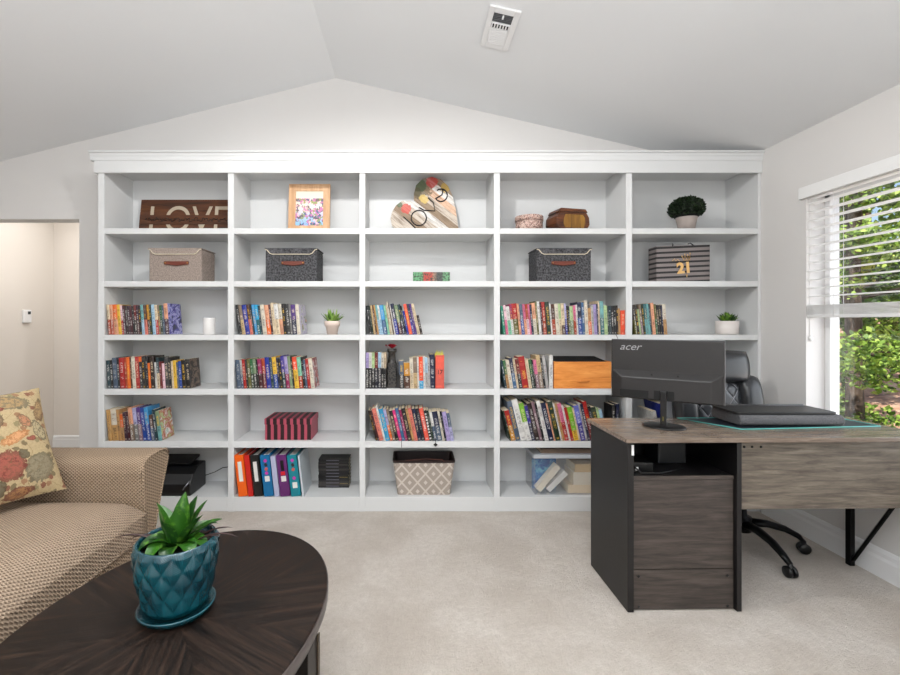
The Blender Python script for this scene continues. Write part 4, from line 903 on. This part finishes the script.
# lower housing: chamfered bulge
b = MB(); zt_ = z0+.135
fr = [(-hw+.006, z0+.002), (hw-.006, z0+.002), (hw-.006, zt_), (-hw+.006, zt_)]; bk = [(-hw+.05, z0+.008), (hw-.05, z0+.008), (hw-.05, zt_-.03), (-hw+.05, zt_-.03)]
b.add([(p[0], .0, p[1]) for p in fr]+[(p[0], -.028, p[1]) for p in bk], [(4, 5, 6, 7)]+[(i, (i+1) % 4, 4+(i+1) % 4, 4+i) for i in range(4)])
b.build('rear_housing', M_mon, t, bevel=.004, seg=3)
b = MB(); b.box(-.185, -.062, -.0295, -.028, z0+.012, z0+.046); b.build('port_recess', M_blackmatte, t)
MB().box(-.04, .042, -.0295, -.028, z0+.009, z0+.05).build('mount_recess', M_blackmatte, t)
for x in (-.05, .055): MB().lathe([(.004, 0), (.003, .001), (0, .001)], seg=10, M=Matrix.Translation((x, -.022, z0+.121)) @ Matrix.Rotation(PI/2, 4, 'X')).build('screw_hole', M_blackmatte, t)
text_mesh('logo_lettering', 'acer', .047, plain((176, 176, 178), .4, .3, name='logo_silver'), t, Matrix.Translation((-hw+.083, -.001, z1-.036)) @ UPRIGHT @ Matrix.Diagonal((1.12, 1, 1, 1)), shear=.35)
b = MB(); b.box(-.013, .013, -.045, -.028, .006, z0+.05); b.build('stand_neck', M_black, t, bevel=.003)
MB().lathe([(0, 0), (.088, 0), (.09, .003), (.085, .007), (.03, .010), (0, .012)], (0, -.03, 0), 36, M=Matrix.Diagonal((1.0, .85, 1, 1))).build('stand_base', M_black, t)
MB().box(-.003, .002, -.0465, -.045, .03, .05).build('cable_tie', plain((120, 110, 50), .6, name='yellow_tie'), t)
# desk mat
t = thing('desk_mat', 'dark desk mat with teal stitched edge under the lap desk', 'mat', (1.7, 2.1, .7302))
mat_pts = [(1.475-1.7, 2.000-2.1), (2.15-1.7, 2.058-2.1), (2.13-1.7, 2.240-2.1), (1.325-1.7, 2.232-2.1)]
MB().prism(mat_pts, 0, .003, 'z').build('mat_surface', plain((34, 42, 56), .45, name='mat_fabric'), t)
MB().tube([(p[0], p[1], .0032) for p in mat_pts+mat_pts[:1]], .0032, 6, flat=.8).build('edge_trim', plain((110, 196, 190), .5, name='teal_edge'), t)
# lap desk
t = thing('lap_desk', 'black padded lap desk lying on the desk mat', 'lap desk', (1.74, 2.15, .7366), math.radians(-1))
MB().prism(rrect(-.108, .10, 0, .048, .022, 6), -.235, .235, 'x').build('cushion', felt('grey_mesh_fabric', (128, 128, 130), (84, 84, 86), 260), t, bevel=.006, seg=3)
b = MB(); b.prism(rrect(-.245, .225, -.092, .095, .03, 5), .0485, .060, 'z'); b.build('tray_top', M_black, t, bevel=.003)
b = MB(); b.tube([(-.21, .08, .061), (.2, .08, .061)], .006, 8); b.build('device_ledge', plain((70, 70, 72), .4, name='ledge_rubber'), t)

# ---------------------------------------------------------------- office chair
CX, CY = 1.785, 2.43
t = thing('office_chair', 'black quilted leather office chair behind the desk', 'chair', (CX, CY, 0))
M_lea = plain((52, 54, 57), .32, name='black_leather', scale=30, var=.08, bump=.15)
ang0 = math.atan2(2.12-CY, 1.80-CX)
M_cast = plain((18, 18, 20), .35, name='caster_plastic')
for k in range(5):
    a = ang0+k*2*PI/5; R = .285 if k else .30; c_, s_ = math.cos(a), math.sin(a)
    pts = [(.03*c_, .03*s_, .135), (.12*c_, .12*s_, .135), (.2*c_, .2*s_, .118), (.26*c_, .26*s_, .088), (R*c_, R*s_, .062)]
    lg = MB().tube(pts, [.03, .025, .022, .019, .014], 10, flat=.75).build('base_arm', M_blackmetal, t)
    b = MB(); 
    for sg in (-1, 1):
        M_ = Matrix.Translation((R*c_+sg*.013*-s_, R*s_+sg*.013*c_, .0275)) @ Matrix.Rotation(a+PI/2, 4, 'Z') @ Matrix.Rotation(PI/2, 4, 'Y')
        b.lathe([(0, -.009), (.022, -.009), (.027, -.005), (.027, .005), (.022, .009), (0, .009)], seg=18, M=M_)
    b.tube([(R*c_, R*s_, .03), (R*c_, R*s_, .065)], .011, 8)
    b.build('caster', M_cast, lg)
MB().lathe([(0, .09), (.048, .09), (.05, .165), (.028, .165), (.028, .28), (.018, .285), (.018, .40), (0, .40)], seg=20).build('gas_column', M_blackmetal, t)
MB().box(-.11, .11, -.12, .10, .395, .425).build('seat_mechanism', M_blackmetal, t, bevel=.01)
MB().prism(superellipse(.235, .2, 3.2, 32, 0, -.02), .426, .50, 'z', smooth=True).build('seat', M_lea, t, bevel=.025, seg=4)
# backrest
def quilt():
    g = N('quilted_leather'); q = g.xyz(g.coord('Object'))
    def ln(a): return g.math('ABSOLUTE', g.math('SUBTRACT', g.math('FRACT', a), .5))
    u = g.math('MULTIPLY', g.math('ADD', q[0], g.math('MULTIPLY', q[2], .75)), 13); v_ = g.math('MULTIPLY', g.math('SUBTRACT', q[0], g.math('MULTIPLY', q[2], .75)), 13)
    mn = g.math('MINIMUM', ln(u), ln(v_)); st = g.math('LESS_THAN', mn, .02)
    g.color(g.mix(st, srgb((50, 52, 56)), srgb((140, 140, 144)))); g.rough(.35); g.bump(g.math('MINIMUM', mn, .2), .8, .02); return g.m
bk = MB()
def pad(b, x0, x1, z0, z1, yf, th, n=2.6, bul=.02, k=12, lean=.12):
    """soft cushion panel facing -Y"""
    vs = []; cx, cz = (x0+x1)/2, (z0+z1)/2
    for sgn in (-1, 1):
        for i in range(k+1):
            for j in range(k+1):
                u, v = -1+2*i/k, -1+2*j/k
                x = cx+(x1-x0)/2*u*(1-.06*v*v); z = cz+(z1-z0)/2*v*(1-.08*u*u)
                f = ((1-abs(u)**4)*(1-abs(v)**4))**.45
                y = yf+(z-.5)*lean+sgn*(th/2)*f
                vs.append((x, y, z))
    m_ = (k+1)**2
    fs = [(i*(k+1)+j, (i+1)*(k+1)+j, (i+1)*(k+1)+j+1, i*(k+1)+j+1) for i in range(k) for j in range(k)]
    b.add(vs, fs+[tuple(m_+q for q in f[::-1]) for f in fs], 0, True); return b
pad(MB(), -.225, .225, .46, 1.03, .21, .05, lean=.12).build('back_shell', M_lea, t)
pad(MB(), -.15, .15, .50, .87, .165, .08).build('quilted_backrest', quilt(), t)
for sg in (-1, 1): pad(MB(), sg*.19-.062, sg*.19+.062, .47, .90, .155, .11).build('side_bolster', M_lea, t)
pad(MB(), -.18, .205, .855, 1.045, .155, .12, k=14).build('headrest', M_lea, t)
for sg in (-1, 1):
    b = MB(); b.tube([(sg*.25, .10, .50), (sg*.265, .09, .66), (sg*.265, -.12, .67), (sg*.25, -.13, .50), (sg*.22, -.1, .45)], .013, 8, flat=.8)
    ar = b.build('armrest', M_blackmetal, t)

# ---------------------------------------------------------------- sofa
def weave(name, ca, cb, k=62, tilt=0):
    g = N(name); v = g.coord('Object'); q = g.xyz(v); n_ = g.noise(v, 7, 3)
    a = g.math('SINE', g.math('MULTIPLY', g.math('ADD', q[0], g.math('MULTIPLY', q[1], .5)), 2*PI/.0155)); b_ = g.math('SINE', g.math('MULTIPLY', g.math('ADD', q[1], q[2]), 2*PI/.0138))
    s_ = g.math('ADD', g.math('MULTIPLY', g.math('MULTIPLY', a, b_), 2), 2)
    f = g.ramp(g.math('MULTIPLY', s_, .25), [(.5, (0, 0, 0, 1)), (.8, (1, 1, 1, 1))])
    c = g.mix(f, srgb(ca), srgb(cb)); c = g.mix(g.math('MULTIPLY', n_, .3), c, srgb(tuple(int(x*.85) for x in ca)))
    g.color(c); g.rough(.95); g.b.inputs['Specular IOR Level'].default_value = .15; g.bump(s_, .5, .004); return g.m
M_sofa = weave('tan_woven_upholstery', (180, 161, 140), (110, 92, 77), 34)
SX, SY = -1.13, -.15
t = thing('sofa', 'tan woven fabric sofa with flared arm at the left', 'sofa', (-1.6, .9, 0))
ox, oy = -1.6, .9
# flared far arm: section in YZ, swept along X, with a shaped front
sec = [(1.925, .06), (1.918, .40), (1.905, .57), (1.912, .606), (1.945, .628), (2.03, .635), (2.095, .628), (2.125, .605), (2.12, .58), (2.06, .44), (2.0, .28), (1.965, .06)]
b = MB(); b.prism([(p[0]-oy, p[1]) for p in sec], -2.15-ox, SX-.005-ox, 'x', smooth=False)
arm = b.build('arm', M_sofa, t, bevel=.018, seg=4)
b = MB(); b.tube([(SX-.006-ox, p[0]-oy, p[1]) for p in [(1.93, .1), (1.925, .40), (1.912, .57), (1.922, .603), (1.95, .622), (2.03, .629), (2.09, .622), (2.115, .60), (2.11, .58), (2.052, .44), (1.995, .28), (1.962, .1)]], .006, 8)
b.build('welt', M_sofa, arm)
sec2 = [(-(p[0]-1.925)+SY+.02, p[1]) for p in sec]
b = MB(); b.prism([(p[0]-oy, p[1]) for p in sec2], -2.15-ox, SX-.005-ox, 'x'); b.build('arm', M_sofa, t, bevel=.018, seg=4)
MB().box(-2.15-ox, SX+.005-ox, SY+.03-oy, 1.92-oy, .05, .305).build('base', M_sofa, t, bevel=.012, seg=3)
MB().prism([(-2.15-ox, .06), (-1.93-ox, .06), (-1.90-ox, .5), (-1.98-ox, .92), (-2.12-ox, .92), (-2.2-ox, .6)], SY+.02-oy, 1.93-oy, 'y').build('back', M_sofa, t, bevel=.04, seg=4)
# one long seat cushion, softly crowned
def cushion(x0, x1, y0, y1, z0, z1, ei=.05, kx=24, ky=40, crown=.02):
    b = MB(); vs = []
    for i in range(kx+1):
        for j in range(ky+1):
            u, v = -1+2*i/kx, -1+2*j/ky
            x = x0+(x1-x0)*(i/kx); y = y0+(y1-y0)*(j/ky)
            e = (1-abs(u)**9)*(1-abs(v)**14); e = max(e, 0)**.5
            zz = z0+(z1-z0)*(.5+.5*e)+crown*(1-u*u)*(1-v*v)+.004*mnoise.noise(Vector((x*6, y*6, 0)))
            vs.append((x, y, zz))
    for i in range(kx+1):
        for j in range(ky+1):
            x = x0+(x1-x0)*(i/kx); y = y0+(y1-y0)*(j/ky); vs.append((x, y, z0+.0))
    m_ = (kx+1)*(ky+1); W_ = ky+1
    fs = [(i*W_+j, (i+1)*W_+j, (i+1)*W_+j+1, i*W_+j+1) for i in range(kx) for j in range(ky)]
    b.add(vs, fs+[tuple(m_+q for q in f[::-1]) for f in fs], 0, True)
    rim = [(i*W_, (i+1)*W_) for i in range(kx)]+[(i*W_+ky, (i+1)*W_+ky) for i in range(kx)]+[(j, j+1) for j in range(ky)]+[(kx*W_+j, kx*W_+j+1) for j in range(ky)]
    b.add(vs, [(a, c, c+m_, a+m_) for a, c in rim], 0, True); return b
M_sofa2 = weave('tan_seat_weave', (183, 165, 146), (122, 105, 90), 34)
cushion(-1.90-ox, SX+.012-ox, SY+.03-oy, 1.915-oy, .306, .485).build('seat_cushion', M_sofa2, t)
b = MB(); b.tube([(SX+.010-ox, SY+.05-oy, .312), (SX+.012-ox, 1.905-oy, .312)], .006, 8); b.build('welt', M_sofa2, t)
for (x, y) in ((-1.2, 1.85), (-2.08, 1.85), (-1.2, -.05), (-2.08, -.05)):
    MB().lathe([(0, 0), (.02, 0), (.026, .05), (0, .052)], (x-ox, y-oy, 0), 14).build('foot', M_blackmatte, t)
# pillow
def pillow_mat():
    g = N('floral_tapestry'); v = g.coord('Object'); nv = g.noise(v, 22, 3, .6, 0, 1); x, y, z = g.xyz(v)[:3]
    nz = g.xyz(nv); x = g.math('ADD', x, g.math('MULTIPLY', g.math('SUBTRACT', nz[0], .5), .03)); y = g.math('ADD', y, g.math('MULTIPLY', g.math('SUBTRACT', nz[1], .5), .03))
    c = g.mix(g.noise(v, 140, 2), srgb((200, 182, 146)), srgb((164, 146, 114)))
    def ell(cx, cy, rx, ry, rot):
        r = math.radians(rot); dx = g.math('SUBTRACT', x, cx); dy = g.math('SUBTRACT', y, cy)
        u = g.math('ADD', g.math('MULTIPLY', dx, math.cos(r)/rx), g.math('MULTIPLY', dy, math.sin(r)/rx))
        w_ = g.math('ADD', g.math('MULTIPLY', dx, -math.sin(r)/ry), g.math('MULTIPLY', dy, math.cos(r)/ry))
        return g.math('SQRT', g.math('ADD', g.math('MULTIPLY', u, u), g.math('MULTIPLY', w_, w_)))
    fl = g.noise(v, 95, 4, .75)
    vo = g.n('TexVoronoi', voronoi_dimensions='2D'); g.t.links.new(v, vo.inputs[0]); vo.inputs['Scale'].default_value = 34; vc = g.xyz(vo.outputs['Color'])
    sm = g.math('LESS_THAN', g.math('ADD', vo.outputs['Distance'], g.math('MULTIPLY', g.math('SUBTRACT', fl, .5), .9)), .36)
    c = g.mix(g.math('MULTIPLY', sm, g.math('MULTIPLY', g.math('GREATER_THAN', vc[1], .35), .8)), c, g.ramp(vc[0], [(0, srgb((112, 100, 76))), (.4, srgb((150, 110, 84))), (.65, srgb((128, 70, 58))), (.85, srgb((140, 132, 100)))], 'CONSTANT'))
    def motif(cx, cy, rx, ry, rot, outer, inner, rim=None, mod=.9):
        nonlocal c
        e = ell(cx, cy, rx, ry, rot); e = g.math('ADD', e, g.math('MULTIPLY', g.math('SUBTRACT', fl, .5), mod))
        c = g.mix(g.math('MULTIPLY', g.math('LESS_THAN', e, 1), .85), c, srgb(outer)); c = g.mix(g.math('MULTIPLY', g.math('LESS_THAN', e, .82), g.math('ADD', g.math('MULTIPLY', g.math('GREATER_THAN', fl, .48), .8), .1)), c, srgb(inner))
    G1 = (120, 112, 92); G2 = (176, 150, 112); R1 = (124, 62, 54); R2 = (164, 100, 86)
    motif(.085, .165, .078, .034, -8, G1, G2); motif(.135, -.115, .058, .052, 30, G1, (150, 140, 118)); motif(.03, -.085, .062, .055, 0, R1, R2, mod=.9)
    motif(.07, .015, .055, .020, 20, (176, 128, 84), (206, 160, 120)); motif(.165, .03, .022, .05, 15, G1, (186, 172, 140)); motif(.02, .08, .022, .045, -30, (110, 92, 74), (150, 130, 100))
    motif(.12, .075, .02, .03, 30, (130, 106, 84), (190, 140, 110)); motif(.03, .135, .035, .012, 10, R1, R2); motif(.19, .12, .02, .05, -20, (130, 104, 78), G2); motif(.06, -.19, .05, .018, 5, (120, 70, 56), (170, 130, 90)); motif(.0, -.16, .022, .026, 0, (88, 78, 58), G1)
    motif(.09, -.055, .014, .022, 40, (96, 88, 66), G1); motif(.125, -.0, .018, .010, 0, R1, R2)
    motif(-.10, .12, .06, .05, 0, R1, R2, mod=.9); motif(-.15, -.08, .07, .04, 30, G1, G2); motif(-.06, -.02, .02, .06, 20, G1, G2); motif(-.18, .04, .02, .03, 0, R1, R2); motif(-.08, -.17, .04, .03, 0, (176, 128, 84), G1)
    wv = g.math('SINE', g.math('ADD', g.math('MULTIPLY', x, 46), g.math('MULTIPLY', g.math('SINE', g.math('MULTIPLY', y, 30)), 2.2)))
    stem = g.math('LESS_THAN', g.math('ABSOLUTE', wv), .045); c = g.mix(g.math('MULTIPLY', stem, .6), c, srgb((132, 108, 78)))
    g.color(c); g.rough(.95); g.bump(g.noise(v, 300, 2), .5, .002); return g.m
xa = Vector((.39, .92, 0)).normalized(); n0 = Vector((.92, -.39, 0)).normalized(); Lr = math.radians(25)
ya = -n0*math.sin(Lr)+Vector((0, 0, 1))*math.cos(Lr); za = xa.cross(ya)
PW, PH = .46, .45
cen = Vector((-1.45, 1.875, .505))-xa*PW/2+ya*PH/2+za*.035
b = MB(); k = 22; vs = []
for sgn in (1, -1):
    for i in range(k+1):
        for j in range(k+1):
            u, v = -1+2*i/k, -1+2*j/k
            px_ = u*PW/2*(1-.07*(1-v*v)*abs(u)); py_ = v*PH/2*(1-.07*(1-u*u)*abs(v))
            th = .075*((1-u*u)**.55)*((1-v*v)**.55)
            vs.append((px_, py_, sgn*th+.004*mnoise.noise(Vector((u*3, v*3, sgn)))))
m_ = (k+1)**2; fs = [(i*(k+1)+j, (i+1)*(k+1)+j, (i+1)*(k+1)+j+1, i*(k+1)+j+1) for i in range(k) for j in range(k)]
b.add(vs, fs+[tuple(m_+q for q in f[::-1]) for f in fs], 0, True)
pil = b.build('throw_pillow', pillow_mat()); pil.matrix_world = Matrix(((xa.x, ya.x, za.x, cen.x), (xa.y, ya.y, za.y, cen.y), (xa.z, ya.z, za.z, cen.z), (0, 0, 0, 1)))
tag(pil, 'cream floral and paisley tapestry pillow leaning on the tan sofa', 'pillow')

# ---------------------------------------------------------------- coffee table
def sunburst():
    g = N('sunburst_veneer'); v = g.coord('Object'); x, y, z = g.xyz(v)[:3]
    a = g.math('ARCTAN2', y, x); r = g.math('SQRT', g.math('ADD', g.math('MULTIPLY', x, x), g.math('MULTIPLY', y, y)))
    wd = g.math('MULTIPLY', g.math('ADD', a, PI), 8/(2*PI)); k_ = g.math('FLOOR', wd); ce = g.math('MULTIPLY', g.math('ADD', k_, .5), 2*PI/8); da = g.math('SUBTRACT', g.math('ADD', a, PI), ce)
    lx = g.math('MULTIPLY', r, g.math('COSINE', da)); ly = g.math('ABSOLUTE', g.math('MULTIPLY', r, g.math('SINE', da)))
    vv = g.vec(g.math('MULTIPLY', lx, 2.2), g.math('MULTIPLY', ly, 30), k_)
    f1 = g.noise(vv, 1.6, 5, .65, .8); f2 = g.noise(g.vec(g.math('MULTIPLY', lx, 4), g.math('MULTIPLY', ly, 120), k_), 1.4, 3, .7)
    f = g.math('ADD', g.math('MULTIPLY', f1, .75), g.math('MULTIPLY', f2, .25))
    g.color(g.ramp(f, [(.38, srgb((20, 15, 13))), (.5, srgb((42, 32, 26))), (.65, srgb((66, 51, 42)))])); g.rough(g.ramp(f, [(.3, (.42, .42, .42, 1)), (.7, (.55, .55, .55, 1))])); g.bump(f2, .12, .002)
    g.b.inputs['Specular IOR Level'].default_value = .25; return g.m
TX, TY = -.603, 1.165
t = thing('coffee_table', 'dark oval coffee table with sunburst wood top', 'table', (TX, TY, 0), math.radians(-9))
oval = [(p[0], p[1]) for p in superellipse(.365, .485, 2.08, 72)]
MB().prism(oval, .415, .45, 'z', smooth=True).build('tabletop', sunburst(), t, bevel=.004, seg=3)
o3 = [(p[0]*1.006, p[1]*1.005) for p in oval]
MB().prism(o3, .4175, .4465, 'z', smooth=True).build('edge_band', plain((96, 88, 86), .32, name='edge_reflection_tone', scale=3), t, bevel=.001)  # lighter grey puts the rim's reflected light into its colour
o2 = [(p[0]*.985, p[1]*.985) for p in oval]
MB().prism(o2, .40, .4145, 'z', smooth=True).build('apron', plain((44, 38, 37), .3, name='espresso_edge'), t)
M_esp = grain('espresso_wood', [(22, 17, 15), (36, 28, 24), (56, 44, 37)], (12, 12, 1.2), .4)
Rm = Matrix.Rotation(math.radians(9), 3, 'Z')
for (sx, sy_) in ((1, 1), (1, -1), (-1, 1), (-1, -1)):
    x, y = sx*.318, sy_*.17+.02
    if sx > 0 and sy_ > 0: y = .03
    MB().box(x-.028 if sx > 0 else x-.04, x+.04 if sx > 0 else x+.028, y-.035, y+.035, 0, .40).build('leg', M_esp, t, bevel=.002)
    MB().box((x+.040) if sx > 0 else x-.044, (x+.044) if sx > 0 else x-.040, y+.026, y+.037, 0, .40).build('leg_facing', plain((96, 84, 70), .4, .3, name='bronze_facing'), t)
MB().prism([(p[0]*.8, p[1]*.6) for p in oval], .12, .14, 'z', smooth=True).build('lower_shelf', M_esp, t)
# teal planter
def teal_mat():
    g = N('teal_glaze'); v = g.coord('Object'); f = g.noise(v, 14, 3)
    g.color(g.ramp(f, [(.3, srgb((10, 62, 74))), (.7, srgb((22, 94, 104)))])); g.rough(.22); g.b.inputs['Coat Weight'].default_value = .5; g.b.inputs['Coat Roughness'].default_value = .1
    x, y, z = g.xyz(v)[:3]; a = g.math('ARCTAN2', y, x)
    A = g.math('MULTIPLY', a, 13/(2*PI)); zz = g.math('MULTIPLY', z, 14)
    u = g.math('ADD', A, zz); w_ = g.math('SUBTRACT', A, zz)
    rid = g.math('SINE', g.math('MULTIPLY', g.math('ADD', g.math('MULTIPLY', z, 9), g.math('ABSOLUTE', g.math('SUBTRACT', g.math('FRACT', u), .5))), 60))
    g.bump(rid, .25, .002); return g.m
M_teal = teal_mat()
PX, PY = -.615, 1.188
t = thing('potted_plant', 'teal quilted ceramic planter with strappy green leaves on the coffee table', 'plant', (PX, PY, .4505))
def scale_fn(r, z, a):
    if r < .02 or z < .018 or z > .184: return r
    A = a*13/(2*PI); zz = (z)*14
    u = (A+zz) % 1; w_ = (A-zz) % 1
    du = min(u, 1-u); dw = min(w_, 1-w_)
    return r+.0075*(min(du, dw)*2)**.6*min(1, (z-.018)*80)*min(1, (.190-z)*90)
pf_ = [(0, .012), (.060, .012), (.069, .018), (.077, .035)]+[(.077+.021*math.sin((z-.035)/.15*PI*.55), z) for z in [.035+i*.0038 for i in range(1, 39)]]+[(.097, .188), (.095, .192), (.090, .190), (.088, .18), (.082, .168), (0, .168)]
MB().lathe(pf_, seg=216, fn=scale_fn).build('pot', M_teal, t)
MB().lathe([(0, 0), (.074, 0), (.086, .006), (.094, .018), (.094, .021), (.090, .021), (.084, .012), (.0, .010)], seg=64).build('saucer', M_teal, t)
MB().lathe([(0, .176), (.086, .173)], seg=40).build('soil', plain((34, 26, 20), 1, name='dark_soil', scale=90), t)
def strap_leaf_mat():
    g = N('strap_leaves'); gi = g.n('NewGeometry'); v = g.coord('Object'); f = g.noise(v, 60, 3, .6)
    c = g.mix(gi.outputs['Random Per Island'], srgb((28, 70, 22)), srgb((64, 116, 38))); c = g.mix(g.ramp(f, [(.52, (0, 0, 0, 1)), (.75, (1, 1, 1, 1))]), c, srgb((104, 148, 56)))
    g.color(c); g.rough(.38); g.bump(f, .2, .002)
    return g.m
random.seed(11); f = MB()
# camera side is -Y; right is +X
lv = [(90, 80, .15, .023, .1), (200, 78, .145, .022, .1), (-60, 82, .135, .023, .1), (20, 68, .145, .023, .2), (150, 66, .13, .021, .4), (-110, 76, .11, .021, .3), (60, 72, .14, .021, .1), (-15, 62, .13, .022, .3),
      (5, 46, .14, .019, .5), (-150, 58, .11, .022, 2.5), (-120, 50, .095, .022, 2.6), (-85, 44, .08, .021, 2.2), (-40, 50, .10, .021, 2.2), (-12, 48, .10, .021, 2.0), (178, 50, .105, .021, 2.4), (120, 45, .10, .018, 1.5), (45, 50, .12, .018, 1.4)]
for (az, el, ln, wd, cu) in lv:
    a = math.radians(az); blade(f, (.018*math.cos(a), .018*math.sin(a), .172), a, math.radians(el), ln*.84, wd*1.1, cu, seg=12, cup=.45)
f.build('foliage', strap_leaf_mat(), t)
M_dry = plain((70, 40, 34), .6, name='dried_leaf')
for (az, el, ln, cu) in ((185, 35, .12, 1.0), (172, 30, .10, 1.2), (2, 32, .12, 1.0), (-8, 40, .09, .9), (15, 38, .10, .9)):
    a = math.radians(az); f = MB(); blade(f, (.045*math.cos(a), .045*math.sin(a), .175), a, math.radians(el), ln, .004, cu, seg=8, cup=.9)
    f.build('dry_leaf', M_dry, t)
